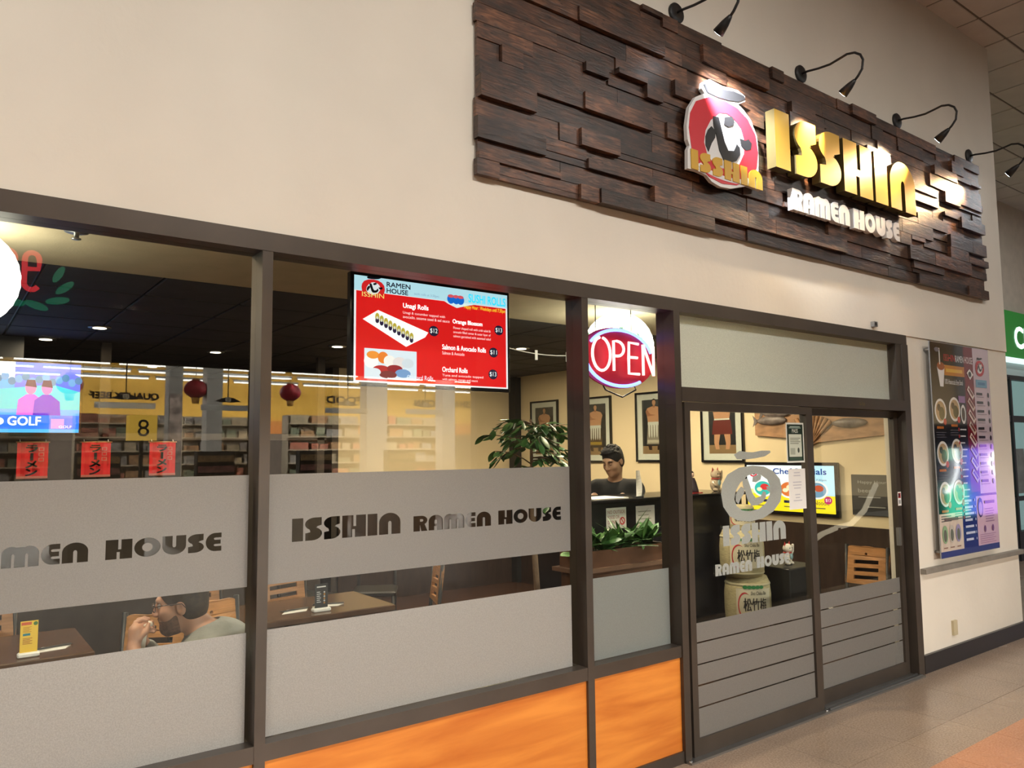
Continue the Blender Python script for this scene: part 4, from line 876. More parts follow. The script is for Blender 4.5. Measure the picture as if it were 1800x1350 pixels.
CH = [((1.42, 1.42), 3.5, 'wooden slotted dining chair just behind the eating man'), ((1.62, 2.75), 3.2, 'curved wooden chair back at the left end of the middle table'), ((2.28, 2.78), 3.14, 'curved wooden chair back behind the black menu stand'),
      ((3.06, 2.35), 1.2, 'wooden dining chair standing right of the middle table'), ((6.30, .50), 1.57, 'wooden slotted chair against the cream wall behind the right door'), ((.30, 2.80), 3.14, 'dining chair behind the table with the yellow card'), ((.98, .62), 1.75, 'dining chair that the eating man sits on'), ((3.55, 3.9), 2.6, 'dining chair far back near the cream back wall'), ((2.9, 4.0), 3.6, 'dark dining chair in front of the sushi bar')]
for (x, y), rz, lb in CH: dup(ch0, (x, y, 0), rz, lb)
# table cards, napkins
t = thing('table_card', 'yellow menu card in a white base on the left table', 'card', (.45, 1.74, .75))
MB().bevbox(.40, .50, 1.715, 1.765, .75, .775, .006).build('base', M_white, t); MB().box(.41, .49, 1.738, 1.742, .775, .935).build('card', mat('yellow_card', (.75, .50, .05), .4), t)
p = Print((.41, 1.7378, .775), **FACE); p.rect(.004, .14, .05, .155, ink((190, 90, 60))); p.oval(.068, .145, .010, .010, ink((70, 110, 60))); p.rect(.012, .085, .045, .097, ink((50, 120, 130)))
for q in range(5): p.rect(.012, .128 - q * .006, .05 - .01 * (q % 2), .130 - q * .006, ink((150, 90, 30))); p.rect(.012, .07 - q * .007, .055 - .01 * (q % 2), .073 - q * .007, ink((150, 90, 30)))
p.build('card_print', t).parent = [c_ for c_ in t.children if c_.name.startswith('card')][0]
t = thing('menu_stand', 'small black chalkboard menu stand on the middle table', 'menu stand', (2.12, 1.86, .75))
MB().bevbox(2.06, 2.18, 1.83, 1.89, .75, .775, .006).build('base', M_white, t); MB().box(2.075, 2.165, 1.857, 1.863, .775, .93).build('board', M_black, t)
p = Print((2.075, 1.8565, .775), **FACE); p.rect(.012, .132, .075, .140, ink((210, 210, 210)))
for q in range(6): p.rect(.012, .10 - q * .013, .035 + .006 * (q % 2), .105 - q * .013, ink((190, 190, 190))); p.oval(.065, .10 - q * .014, .006, .006, ink((170, 120, 60) if q % 2 else (180, 180, 180)))
p.build('menu_print', t)
def napkin(x, y, rz, label):
    t = thing('napkin_set', label, 'napkin', (x, y, .75), 'napkins with chopsticks', rz=rz, local=True)
    MB().add([(-.11, -.04, .002), (.06, -.055, .002), (.11, .01, .006), (-.02, .06, .003), (-.11, -.04, .0), (.06, -.055, .0), (.11, .01, .0), (-.02, .06, .0)], [(0, 1, 2, 3), (7, 6, 5, 4), (0, 1, 5, 4), (1, 2, 6, 5), (2, 3, 7, 6), (3, 0, 4, 7)]).build('napkin', M_paper, t)
    for k in (-1, 1): MB().tube([(-.10, .004 * k, .010), (.11, .012 * k, .010)], .0035, 6).build('chopstick', M_black, t)
napkin(1.98, 1.98, .15, 'white napkin with chopsticks left of the menu stand'); napkin(2.24, 2.03, -.3, 'white napkin with chopsticks right of the menu stand'); napkin(.56, 1.86, .2, 'white napkin beside the yellow card')
t = thing('drinking_cup', 'blue drinking cup on the table of the eating man', 'cup', (.50, .88, .75)); MB().lathe([(0, 0), (.028, 0), (.034, .08), (.036, .085), (.030, .083), (.026, .01), (0, .01)], (.50, .88, .75), 18).build('body', mat('blue_plastic', (.03, .22, .55), .3), t)
MB().lathe([(0, .085), (.037, .085), (.034, .105), (.012, .115), (0, .116)], (.50, .88, .75), 18).build('lid', mat('blue_plastic', (.03, .22, .55), .3), t)

# ------------------------------------------------------------------ counter, plants, barrels, figurines
t = thing('host_counter', 'black host counter facing the windows', 'counter', (4.5, 1.15, 0))
MB().box(3.60, 5.42, .95, 1.40, 0, 1.42).build('body', mat('counter_black', (.014, .014, .017), .22), t); MB().bevbox(3.57, 5.45, .92, 1.43, 1.42, 1.445, .006).build('top', M_gloss, t)
def notice(x, z, wd, h, lines, label, pic=False):
    p = Print((x, .9495, z), **FACE); p.rect(0, 0, wd, h, M_paper); hh = h * .16
    for i, (b, ww) in enumerate(lines): p.text(b, wd * .08, h * (.72 - i * .24), hh, ink((150, 60, 50)) if pic else ink((110, 110, 100)), w=ww * wd)
    if not lines:
        for q in range(4): p.rect(wd * .12, h * (.72 - q * .17), wd * (.8 - .12 * (q % 2)), h * (.76 - q * .17), ink((150, 150, 140)))
    if pic: p.oval(wd * .80, h * .35, .028, .028, ink((190, 30, 40))); p.oval(wd * .80, h * .35, .019, .019, ink((235, 220, 215))); p.poly([(wd * .72, h * .47), (wd * .75, h * .50), (wd * .89, h * .24), (wd * .86, h * .21)], ink((190, 30, 40)))
    tag(p.build('counter_notice'), label, 'notice')
notice(3.87, 1.235, .20, .15, [('NO OUTSIDE', .86), ('FOOD OR', .58), ('DRINK', .45)], 'white NO OUTSIDE FOOD OR DRINK notice on the black counter', True)
notice(4.17, 1.225, .20, .16, [], 'white paper notice on the counter beside the red printed one')
t = thing('receipt_spike', 'curling white receipt standing on the counter', 'receipt', (4.26, 1.0, 1.445))
mb = MB()
for i in range(10):
    a, b = i * .02, (i + 1) * .02; f = lambda q: .012 * math.sin(q * 22)
    mb.add([(4.235 + f(a), 1.0 + f(a), 1.445 + a), (4.285 + f(a), 1.0, 1.445 + a), (4.285 + f(b), 1.0, 1.445 + b), (4.235 + f(b), 1.0 + f(b), 1.445 + b), (4.235 + f(a), 1.002 + f(a), 1.445 + a), (4.285 + f(a), 1.002, 1.445 + a), (4.285 + f(b), 1.002, 1.445 + b), (4.235 + f(b), 1.002 + f(b), 1.445 + b)], [(0, 1, 2, 3), (7, 6, 5, 4)])
mb.build('paper_strip', M_paper, t); MB().box(4.22, 4.30, .99, 1.03, 1.445, 1.452).build('printer_slot', M_black, t)
tag(MB().box(3.80, 4.15, 1.0, 1.25, 1.445, 1.450).build('menu_sheet', M_paper), 'flat white menu sheet lying on the counter', 'menu')
LEAFM = {}
def leaf_mesh(kind):
    if kind in LEAFM: return LEAFM[kind]
    L_, W_ = {'ficus': (.085, .020), 'broad': (.15, .042), 'spike': (.20, .010)}[kind]; mb = MB(); n = 6; vs = []
    for i in range(n + 1):
        s = i / n; ww = W_ * math.sin(PI * min(1, s * .95 + .04)) ** .8; dr = -.22 * L_ * s * s; vs += [(s * L_, -ww, dr - ww * .25), (s * L_, 0, dr), (s * L_, ww, dr - ww * .25)]
    fs = []
    for i in range(n):
        for k in (0, 1): fs.append((i * 3 + k, i * 3 + 3 + k, i * 3 + 4 + k, i * 3 + 1 + k))
    mb.add(vs, fs, 0, True); o = mb.build('leaf', [M_leaf]); LEAFM[kind] = o.data; bpy.data.objects.remove(o); return LEAFM[kind]
def add_leaf(parent, base, d, kind, sc, m2=False, roll=0.0):
    o = bpy.data.objects.new('leaf', leaf_mesh(kind)); C.objects.link(o); o.parent = parent
    x = Vector(d).normalized(); up = Vector((0, 0, 1)); y = up.cross(x)
    if y.length < 1e-3: y = Vector((0, 1, 0))
    y.normalize(); z = x.cross(y); mtx = Matrix((x, y, z)).transposed().to_4x4() @ Matrix.Rotation(roll, 4, 'X') @ Matrix.Scale(sc, 4); mtx.translation = Vector(base) - Vector(parent.location); o.matrix_local = mtx
    if m2: o.material_slots[0].link = 'OBJECT'; o.material_slots[0].material = M_leaf2
rp = random.Random(5)
t = thing('ficus_tree', 'leafy potted ficus tree behind the middle window', 'plant', (3.10, .78, 0))
MB().lathe([(0, 0), (.11, 0), (.14, .34), (.15, .36), (.12, .36), (.115, .32), (0, .32)], (3.10, .78, 0), 24).build('pot', mat('terracotta_dark', (.12, .06, .04), .6), t); MB().lathe([(0, .315), (.118, .315), (.118, .325), (0, .33)], (3.10, .78, 0), 18).build('soil', M_soil, t)
MB().tube([(3.10, .78, .32), (3.10, .77, .8), (3.08, .79, 1.3), (3.07, .78, 1.62), (3.07, .79, 2.0)], [.022, .02, .018, .013, .006], 8).build('trunk', M_bark, t)
nl = 0
for b in range(42):
    a = rp.uniform(0, 2 * PI); z0 = rp.uniform(1.50, 2.0); ln = rp.uniform(.20, .42) * (1.15 - .45 * (z0 - 1.4)); el = rp.uniform(-.1, .7)
    d = Vector((math.cos(a) * math.cos(el), .75 * math.sin(a) * math.cos(el), math.sin(el))); p0 = Vector((3.07, .78, z0)); pts = [p0 + d * (ln * q / 4) + Vector((0, 0, -.10 * (q / 4) ** 2)) for q in range(5)]
    MB().tube(pts, [.005, .004, .0035, .003, .002], 5).build('twig', M_bark, t)
    for q in range(7):
        s = .25 + .75 * q / 6; i = min(int(s * 4), 3); pp = pts[i].lerp(pts[i + 1], s * 4 - i); aa = a + rp.uniform(-1.4, 1.4)
        add_leaf(t, pp, (math.cos(aa), math.sin(aa), rp.uniform(-.9, .25)), 'ficus', rp.uniform(.75, 1.25), rp.random() < .25, rp.uniform(-.6, .6)); nl += 1
t = thing('planter', 'long wooden planter of mixed green plants inside the narrow window', 'planter', (3.65, .66, 0))
MB().box(3.30, 4.10, .55, .78, 0, 1.03).build('stand', mat('planter_wood', (.12, .055, .03), .4, var=.3, vscale=6), t); MB().box(3.24, 4.12, .53, .80, 1.03, 1.055).build('ledge', mat('planter_ledge', (.20, .11, .07), .4, var=.2), t)
mb = MB(); mb.box(3.28, 4.08, .56, .575, 1.055, 1.16).box(3.28, 4.08, .755, .77, 1.055, 1.16).box(3.28, 3.295, .575, .755, 1.055, 1.16).box(4.065, 4.08, .575, .755, 1.055, 1.16); mb.build('trough', mat('planter_wood', (.12, .055, .03), .4), t); MB().box(3.295, 4.065, .575, .755, 1.10, 1.14).build('soil', M_soil, t)
for b in range(15):
    x = 3.36 + .70 * (b + .5) / 15; y = rp.uniform(.60, .73); kind = 'broad' if b < 3 or b > 12 else ('spike' if b % 3 else 'broad')
    for q in range(9 if kind == 'spike' else 6):
        a = rp.uniform(0, 2 * PI); el = rp.uniform(.1, 1.25); add_leaf(t, (x + .01 * math.cos(a), y, 1.14 + rp.uniform(0, .06)), (math.cos(a) * math.cos(el), math.sin(a) * math.cos(el) * .8 - .15, math.sin(el)), kind, rp.uniform(.8, 1.2), rp.random() < .45, rp.uniform(-.5, .5))
# sake barrels
M_straw = mat('straw_wrap', (.48, .40, .22), .8, var=.2, vscale=30, stretch=(1, 1, 6), bump=.4, bscale=80)
def barrel(x, y, z0, h, r, label, sub=True):
    t = thing('sake_barrel', label, 'barrel', (x, y, z0), 'straw wrapped sake barrels')
    prof = [(0, 0), (r * .86, 0), (r * .97, h * .12), (r, h * .35), (r, h * .65), (r * .95, h * .88), (r * .84, h), (0, h)]
    MB().lathe([(a, z0 + b) for a, b in prof], (x, y, 0), 36).build('straw_body', M_straw, t)
    for zz in (.10, .86): MB().lathe([(r * .95, z0 + h * zz - .012), (r * .985, z0 + h * zz), (r * .95, z0 + h * zz + .012)], (x, y, 0), 30).build('rope_band', mat('rope', (.5, .44, .28), .9, bump=.6, bscale=200), t)
    # paper wrap with print, curved on the barrel
    def cpt(a, b, d=.003): an = -PI / 2 + a / r - .62; return (x + (r + d) * math.cos(an), y + (r + d) * math.sin(an), z0 + b)
    mb = MB(); n = 14
    for i in range(n):
        a, b = -.14 + .28 * i / n, -.14 + .28 * (i + 1) / n; mb.add([cpt(a, h * .22), cpt(b, h * .22), cpt(b, h * .80), cpt(a, h * .80)], [(0, 1, 2, 3)])
    mb.build('paper_wrap', mat('barrel_paper', (.62, .55, .40), .7), t)
    pr = MB(); mats = [mat('barrel_ink', (.012, .010, .012), .6), mat('barrel_red', (.5, .03, .04), .6), mat('barrel_green', (.03, .20, .06), .6)]
    def ctext(body, a, b, hh, ww, mi, bo=.0):
        vs, fs, tw, th = text_geo(body)
        for ox in ((0, bo) if bo else (0,)): pr.add([cpt(a + ox + v[0] * ww / tw, b + v[1] * hh / th, .005) for v in vs], fs, mi)
    ctext('松竹梅', -.085, h * .36, h * .26, .175, 0, .003); ctext('Sho Chiku Bai', -.03, h * .68, h * .07, .12, 0)
    ring = arc(-.075, h * .47, .052, h * .26, 60, 300, 18)
    pr.add([q for k in range(19) for q in (cpt(*ring[k], .0045), cpt(ring[k][0] * .98 + .006, (ring[k][1] - h * .47) * .90 + h * .47, .0045))], [(2 * k, 2 * k + 2, 2 * k + 3, 2 * k + 1) for k in range(18)], 1)
    for k in range(5): pr.add([cpt(-.07 + k * .03 + .018 * math.cos(q * PI / 5), h * .83 + h * .035 * math.sin(q * PI / 5), .006) for q in range(10)], [tuple(range(10))], 2)
    pr.build('printed_label', mats, t)
BX, BY = 5.09, .70
tag(MB().bevbox(BX - .19, BX + .19, BY - .18, BY + .18, 0, .44, .008).build('barrel_stand', M_black), 'black box stand under the stacked sake barrels', 'stand')
barrel(BX + .03, BY, .44, .38, .175, 'lowest straw sake barrel of the stack behind the left door')
barrel(BX - .01, BY + .01, .82, .35, .168, 'middle straw sake barrel with large black characters')
barrel(BX + .02, BY + .02, 1.17, .19, .095, 'small straw sake barrel on top of the stack')
tag(MB().bevbox(5.36, 5.78, .48, .82, 0, .865, .008).build('display_stand', M_black), 'black display stand beside the sake barrels', 'stand')
def cat_figure(x, y, z, s, label, body=(.75, .68, .58), bib=(.25, .38, .40)):
    t = thing('lucky_cat', label, 'figurine', (x, y, z), 'lucky cat figurines'); mc = mat('cat_glaze_%d' % int(body[0] * 100), body, .25, coat=.5); q = lambda a, b, c: (x + a * s, y + b * s, z + c * s)
    mb = MB(); mb.ell(q(0, 0, .30), (.26 * s, .22 * s, .32 * s)); mb.ell(q(-.14, -.12, .08), (.10 * s, .14 * s, .08 * s)); mb.ell(q(.14, -.12, .08), (.10 * s, .14 * s, .08 * s)); mb.build('body', mc, t)
    mb = MB(); mb.ell(q(0, -.03, .76), (.25 * s, .21 * s, .22 * s)); mb.ell(q(0, -.20, .70), (.10 * s, .07 * s, .07 * s)); hd = mb.build('head', mc, t)
    for k in (-1, 1):
        mb = MB(); mb.add([q(k * .08, -.02, .92), q(k * .24, -.02, .86), q(k * .19, -.02, 1.10), q(k * .15, .06, .90)], [(0, 1, 2), (1, 3, 2), (3, 0, 2), (0, 3, 1)]); mb.build('ear', mat('cat_red', (.5, .04, .04), .3), t)
        MB().ell(q(k * .09, -.225, .79), (.025 * s, .012 * s, .03 * s), 10, 6).build('eye', M_gloss, t)
    MB().ell(q(0, -.268, .715), (.022 * s, .012 * s, .015 * s), 8, 6).build('nose', mat('cat_red', (.5, .04, .04), .3), t)
    MB().tube([q(.22, -.05, .40), q(.30, -.10, .62), q(.29, -.12, .86), q(.25, -.16, .93)], [.07 * s, .065 * s, .065 * s, .055 * s], 10).build('raised_paw', mc, t); MB().tube([q(-.22, -.05, .42), q(-.24, -.18, .30), q(-.14, -.25, .24)], [.07 * s, .065 * s, .055 * s], 10).build('arm', mc, t)
    MB().lathe([(.19 * s, z + .545 * s), (.215 * s, z + .56 * s), (.19 * s, z + .585 * s)], (x, y - .02 * s, 0), 18).build('collar', mat('cat_red', (.5, .04, .04), .3), t); MB().ell(q(0, -.24, .40), (.11 * s, .04 * s, .14 * s), 12, 8).build('bib', mat('cat_bib', bib, .3), t)
cat_figure(5.57, .64, .865, .17, 'white lucky cat with red ears on the black display stand')
cat_figure(5.30, 1.12, 1.445, .185, 'cream lucky cat with a dark ear standing on the counter', (.60, .47, .33), (.45, .05, .05))
t = thing('doll_figurine', 'small dark doll figurine in a robe on the counter', 'figurine', (4.98, 1.1, 1.445))
MB().lathe([(0, 0), (.055, 0), (.05, .03), (.035, .09), (.022, .12), (0, .125)], (4.98, 1.1, 1.445), 16).build('robe', mat('robe_black', (.03, .02, .03), .5), t); MB().ell((4.98, 1.1, 1.592), (.020, .020, .024)).build('head', mat('doll_skin', (.7, .5, .4), .5), t); MB().ell((4.98, 1.106, 1.602), (.023, .022, .022)).build('hair', M_black, t); MB().tube([(4.945, 1.09, 1.53), (4.90, 1.08, 1.57), (4.88, 1.08, 1.60)], .007, 6).build('arm', mat('cat_red', (.5, .04, .04), .3), t); MB().box(4.92, 5.04, 1.04, 1.16, 1.445, 1.45).build('base', mat('cat_red', (.5, .04, .04), .3), t)

# ------------------------------------------------------------------ people (one continuous body surface each; clothes and hair are children)
import openvdb
class SDF:
    def __init__(s, lo, hi, vox):
        s.lo = np.array(lo, float); s.vox = vox; s.n = np.ceil((np.array(hi) - s.lo) / vox).astype(int) + 1; s.d = np.full(s.n, .5, np.float32)
    def _win(s, lo, hi, pad):
        a = np.maximum(((np.array(lo) - pad - s.lo) / s.vox).astype(int), 0); b = np.minimum(((np.array(hi) + pad - s.lo) / s.vox).astype(int) + 2, s.n); return a, b
    def _grid(s, a, b):
        return np.meshgrid(*[s.lo[i] + s.vox * np.arange(a[i], b[i], dtype=np.float32) for i in range(3)], indexing='ij')
    def _comb(s, a, b, dd, k, sub):
        if (b <= a).any(): return
        sl = tuple(slice(a[i], b[i]) for i in range(3)); o = s.d[sl]
        if sub: h = np.clip(.5 - .5 * (o + dd) / k, 0, 1); s.d[sl] = o * (1 - h) - dd * h + k * h * (1 - h)
        else: h = np.clip(.5 + .5 * (o - dd) / k, 0, 1); s.d[sl] = o * (1 - h) + dd * h - k * h * (1 - h)
    def cap(s, p, q, r0, r1, k=.012, sub=False):
        p = np.array(p, float); q = np.array(q, float); m = max(r0, r1); a, b = s._win(np.minimum(p, q) - m, np.maximum(p, q) + m, k * 2 + .02)
        if (b <= a).any(): return s
        x, y, z = s._grid(a, b); v = q - p; L2 = max((v * v).sum(), 1e-9); t = np.clip(((x - p[0]) * v[0] + (y - p[1]) * v[1] + (z - p[2]) * v[2]) / L2, 0, 1)
        dd = np.sqrt((x - p[0] - t * v[0]) ** 2 + (y - p[1] - t * v[1]) ** 2 + (z - p[2] - t * v[2]) ** 2) - (r0 + (r1 - r0) * t); s._comb(a, b, dd, k, sub); return s
    def ell(s, c, r, k=.012, sub=False, M=None):
        c = np.array(c, float); m = max(r); a, b = s._win(c - m, c + m, k * 2 + .02)
        if (b <= a).any(): return s
        x, y, z = s._grid(a, b); X = [x - c[0], y - c[1], z - c[2]]
        if M is not None: X = [sum(M[j][i] * X[j] for j in range(3)) for i in range(3)]
        k0 = np.sqrt(sum((X[i] / r[i]) ** 2 for i in range(3))); k1 = np.sqrt(sum((X[i] / r[i] ** 2) ** 2 for i in range(3))) + 1e-9
        s._comb(a, b, k0 * (k0 - 1) / k1, k, sub); return s
    def cut(s, p, nrm):
        x, y, z = s._grid(np.zeros(3, int), s.n); nrm = np.array(nrm, float) / np.linalg.norm(nrm); s.d = np.maximum(s.d, ((x - p[0]) * nrm[0] + (y - p[1]) * nrm[1] + (z - p[2]) * nrm[2]).astype(np.float32)); return s
    def build(s, name, m, parent):
        g = openvdb.FloatGrid(.5); g.copyFromArray(s.d); pts, tri, quad = g.convertToPolygons(0.0)
        me = bpy.data.meshes.new(name); me.from_pydata([tuple(s.lo + p * s.vox) for p in pts], [], [tuple(map(int, f)) for f in tri] + [tuple(map(int, f)) for f in quad]); me.materials.append(m)
        for p in me.polygons: p.use_smooth = True
        bm = bmesh.new(); bm.from_mesh(me); bmesh.ops.recalc_face_normals(bm, faces=bm.faces); bm.to_mesh(me); bm.free()
        o = bpy.data.objects.new(name, me); C.objects.link(o); o.parent = parent; return o
def rotm(pitch, yaw=0.0, roll=0.0): return np.array(Euler((roll, pitch, yaw)).to_matrix())   # local head axes: x forward, y left, z up
def head(S, c, M, neck_to):
    T = lambda a, b, d: np.array(c) + M @ np.array((a, b, d))
    S.ell(T(-.012, 0, .035), (.098, .077, .088), .01, M=M); S.ell(T(.035, 0, -.035), (.062, .060, .085), .03, M=M); S.ell(T(.045, 0, -.085), (.048, .046, .038), .03, M=M); S.cap(T(.075, 0, -.106), T(.070, 0, -.112), .020, .018, .02)
    S.cap(T(.082, -.034, .030), T(.082, .034, .030), .014, .014, .014)
    for k in (-1, 1): S.ell(T(.094, k * .032, .008), (.017, .019, .013), .012, True, M); S.ell(T(.055, k * .045, -.03), (.028, .020, .024), .025, M=M); S.ell(T(-.012, k * .076, -.012), (.020, .012, .033), .006, M=M); S.ell(T(-.006, k * .086, -.010), (.010, .006, .018), .006, True, M)
    S.cap(T(.092, 0, .018), T(.112, 0, -.026), .009, .013, .010); S.ell(T(.104, 0, -.034), (.015, .019, .010), .008, M=M)
    S.ell(T(.090, 0, -.064), (.012, .024, .006), .007, M=M); S.ell(T(.088, 0, -.076), (.012, .021, .007), .007, M=M); S.cap(T(.100, -.02, -.070), T(.100, .02, -.070), .003, .003, .004, True)
    S.cap(T(-.03, 0, -.06), neck_to, .056, .060, .03)
    return T
def hand(S, wrist, palm, fingers, thumb, rp_=.024):
    """palm: centre of knuckles; fingers: list of polylines from the knuckles; thumb polyline"""
    S.cap(wrist, palm, .025, .032, .012)
    for pl in fingers:
        r = [.0095, .0088, .008, .0072]
        for i in range(len(pl) - 1): S.cap(pl[i], pl[i + 1], r[min(i, 3)], r[min(i + 1, 3)], .004)
    for i in range(len(thumb) - 1): S.cap(thumb[i], thumb[i + 1], .0125 - .0015 * i, .011 - .0015 * i, .006)
def eyes(T, M, parent, look=0.0, closed=False):
    if closed:
        for k in (-1, 1):
            MB().ell(tuple(T(.0815, k * .032, .006)), (.0115, .0125, .0105), 14, 8).build('eyelid', SK2, parent)
            MB().tube([tuple(T(.0885, k * .020, .001)), tuple(T(.0925, k * .032, -.003)), tuple(T(.0865, k * .045, .001))], [.0012, .0018, .0012], 5).build('eyelash', M_black, parent)
        return
    for k in (-1, 1):
        c = T(.0805, k * .032, .006); ey = MB().ell(tuple(c), (.0115, .0115, .0115), 14, 8).build('eye', mat('eye_white', (.60, .55, .52), .25), parent)
        c2 = T(.0895, k * .032, .006 + look); MB().ell(tuple(c2), (.0048, .0048, .0048), 10, 6).build('iris', mat('iris_dark', (.03, .018, .01), .15), parent).parent = ey
def hair_cap(c, M, parent, m, lo, front=.055, down=-.045):
    T = lambda a, b, d: np.array(c) + M @ np.array((a, b, d)); S = SDF(np.array(c) - .16, np.array(c) + .17, .004)
    S.ell(T(-.018, 0, .042), (.105, .086, .096), .008, M=M); S.ell(T(.03, 0, .105), (.06, .065, .032), .02, M=M)
    S.ell(T(.115, 0, -.035), (.085, .12, .105), .008, True, M); S.ell(T(-.045, 0, -.015), (.068, .077, .085), .02, M=M); S.ell(T(.055, 0, -.13), (.10, .13, .095), .008, True, M); S.ell(T(.0, 0, -.175), (.2, .2, .10), .008, True, M)
    for k in (-1, 1): S.ell(T(.012, k * .09, -.03), (.04, .03, .045), .006, True, M)
    rh = random.Random(3)
    for q in range(90):
        a, b = rh.uniform(0, 2 * PI), rh.uniform(.1, 1.15); d = np.array((math.cos(a) * math.sin(b), math.sin(a) * math.sin(b), math.cos(b))); p0 = np.array((-.018, 0, .042)) + d * np.array((.098, .080, .090)); p1 = p0 + d * .016 + np.array((.012, rh.uniform(-.012, .012), 0))
        if p0[0] < .062: S.cap(T(*p0), T(*p1), .010, .003, .006)
    return S.build('hair', m, parent)
SK1 = mat('skin_fair', (.52, .28, .19), .5, var=.06, vscale=12); SK2 = mat('skin_tan', (.46, .27, .17), .5, var=.06, vscale=12)
# --- the eating man, seated, facing along -x; built in his own axes (x forward, y left, z up)
man = thing('person', 'bearded man in glasses and a grey shirt eating at the left window', 'person', (1.08, .50, 0), rz=PI - .42, local=True)
Mh = rotm(.16); hc = np.array((.18, 0, 1.145))
S = SDF((-.30, -.36, .40), (.60, .36, 1.32), .0045)
T = head(S, hc, Mh, (.07, 0, .99))
S.cap((-.05, 0, .56), (.02, 0, .90), .15, .155, .05); S.cap((.03, -.15, .93), (.03, .15, .93), .075, .075, .05)
mouth = T(.128, 0, -.075)
for k in (-1, 1):
    sh = np.array((.03, k * .185, .92)); el = np.array((.27, k * .215, .79)); wr = np.array((.355, k * .062, .975))
    S.cap(sh, el, .056, .044, .03); S.cap(el, wr, .044, .027, .02)
    kn = np.array((.352, k * .040, 1.040)); fg = []
    for q in range(4):
        b = kn + np.array((.012 - .010 * q, k * .010, .012 - .017 * q)); m1 = b + np.array((-.004, -k * .026, .022)); m2 = m1 + np.array((-.026, -k * .010, .008)); tip = m2 + np.array((-.018, k * .002, -.004)); fg.append([b, m1, m2, tip])
    hand(S, wr, kn, fg, [wr + np.array((-.02, 0, .035)), wr + np.array((-.045, -k * .012, .062)), wr + np.array((-.048, -k * .030, .085))])
S.build('body', SK1, man)
eyes(T, Mh, man, -.002)
hair_cap(hc, Mh, man, mat('hair_brown', (.050, .033, .020), .6, var=.3, vscale=60), 0)
S = SDF(hc - .16, hc + .16, .003); S.ell(T(.035, 0, -.035), (.0650, .0635, .0885), .01, M=Mh); S.ell(T(.045, 0, -.085), (.052, .050, .042), .03, M=Mh); S.cap(T(.076, 0, -.106), T(.071, 0, -.113), .023, .021, .02)
S.cut(T(.03, 0, -.042), Mh @ np.array((.28, 0, 1.0))); S.cut(T(-.012, 0, 0), Mh @ np.array((-1, 0, -.2))); S.ell(T(.105, 0, -.072), (.035, .022, .010), .006, True, Mh)
for k in (-1, 1): S.cap(T(.098, k * .006, -.052), T(.086, k * .030, -.062), .007, .005, .006)
S.build('beard', mat('beard_brown', (.15, .075, .045), .7, var=.4, vscale=90), man)
gm = MB()
for k in (-1, 1):
    ring = [tuple(T(.106 - .010 * abs(math.sin(a / 2)) * 0, k * .034 + .024 * math.cos(a), .004 + .019 * math.sin(a))) for a in [2 * PI * i / 20 for i in range(21)]]; gm.tube(ring, .0022, 6); gm.tube([tuple(T(.104, k * .058, .010)), tuple(T(.05, k * .078, .012)), tuple(T(-.02, k * .086, .006)), tuple(T(-.032, k * .084, -.014))], .0022, 6)
gm.tube([tuple(T(.108, -.010, .008)), tuple(T(.112, 0, .012)), tuple(T(.108, .010, .008))], .0022, 6); gm.build('glasses', mat('glasses_frame', (.05, .025, .018), .3), man)
S = SDF((-.32, -.38, .42), (.48, .38, 1.10), .006); S.cap((-.05, 0, .52), (.02, 0, .90), .168, .172, .05); S.cap((.03, -.16, .935), (.03, .16, .935), .086, .086, .05)
for k in (-1, 1): S.cap((.03, k * .185, .92), (.27, k * .215, .79), .070, .058, .03); S.cap((.27, k * .215, .79), (.335, k * .09, .93), .058, .044, .02)
S.cap((.02, 0, .96), (.06, 0, 1.015), .078, .068, .015); S.cap((.05, 0, 1.0), (.10, 0, 1.10), .055, .062, .01, True)
S.build('shirt', mat('grey_shirt', (.30, .31, .30), .85, var=.12, vscale=14, bump=.5, bscale=30), man)
S = SDF((-.25, -.28, .0), (.62, .28, .66), .008); S.ell((-.05, 0, .55), (.16, .18, .10), .03)
for k in (-1, 1): S.cap((-.02, k * .10, .545), (.40, k * .12, .53), .085, .062, .03); S.cap((.40, k * .12, .53), (.42, k * .12, .08), .060, .045, .02)
S.build('trousers', mat('dark_denim', (.03, .035, .06), .8, var=.2), man)
for k in (-1, 1): MB().ell((.46, k * .12, .045), (.13, .05, .045)).build('shoe', M_black, man)
mb = MB(); mb.ell(tuple(mouth + np.array((.022, 0, .004))), (.022, .030, .018), 12, 8); mb.add([(.335, -.035, .90), (.345, .03, .89), (.33, .035, 1.04), (.32, -.03, 1.05), (.345, -.035, .90), (.355, .03, .89), (.34, .035, 1.04), (.33, -.03, 1.05)], [(0, 1, 2, 3), (7, 6, 5, 4), (0, 1, 5, 4), (1, 2, 6, 5), (2, 3, 7, 6), (3, 0, 4, 7)])
tmp = mb.build('steamed_bun', mat('bun_white', (.75, .70, .62), .7)); tmp.matrix_world = Matrix.Translation((1.08, .50, 0)) @ Matrix.Rotation(PI - .42, 4, 'Z')
tag(tmp, 'white bun in a paper napkin held at the mouth of the bearded man', 'food')
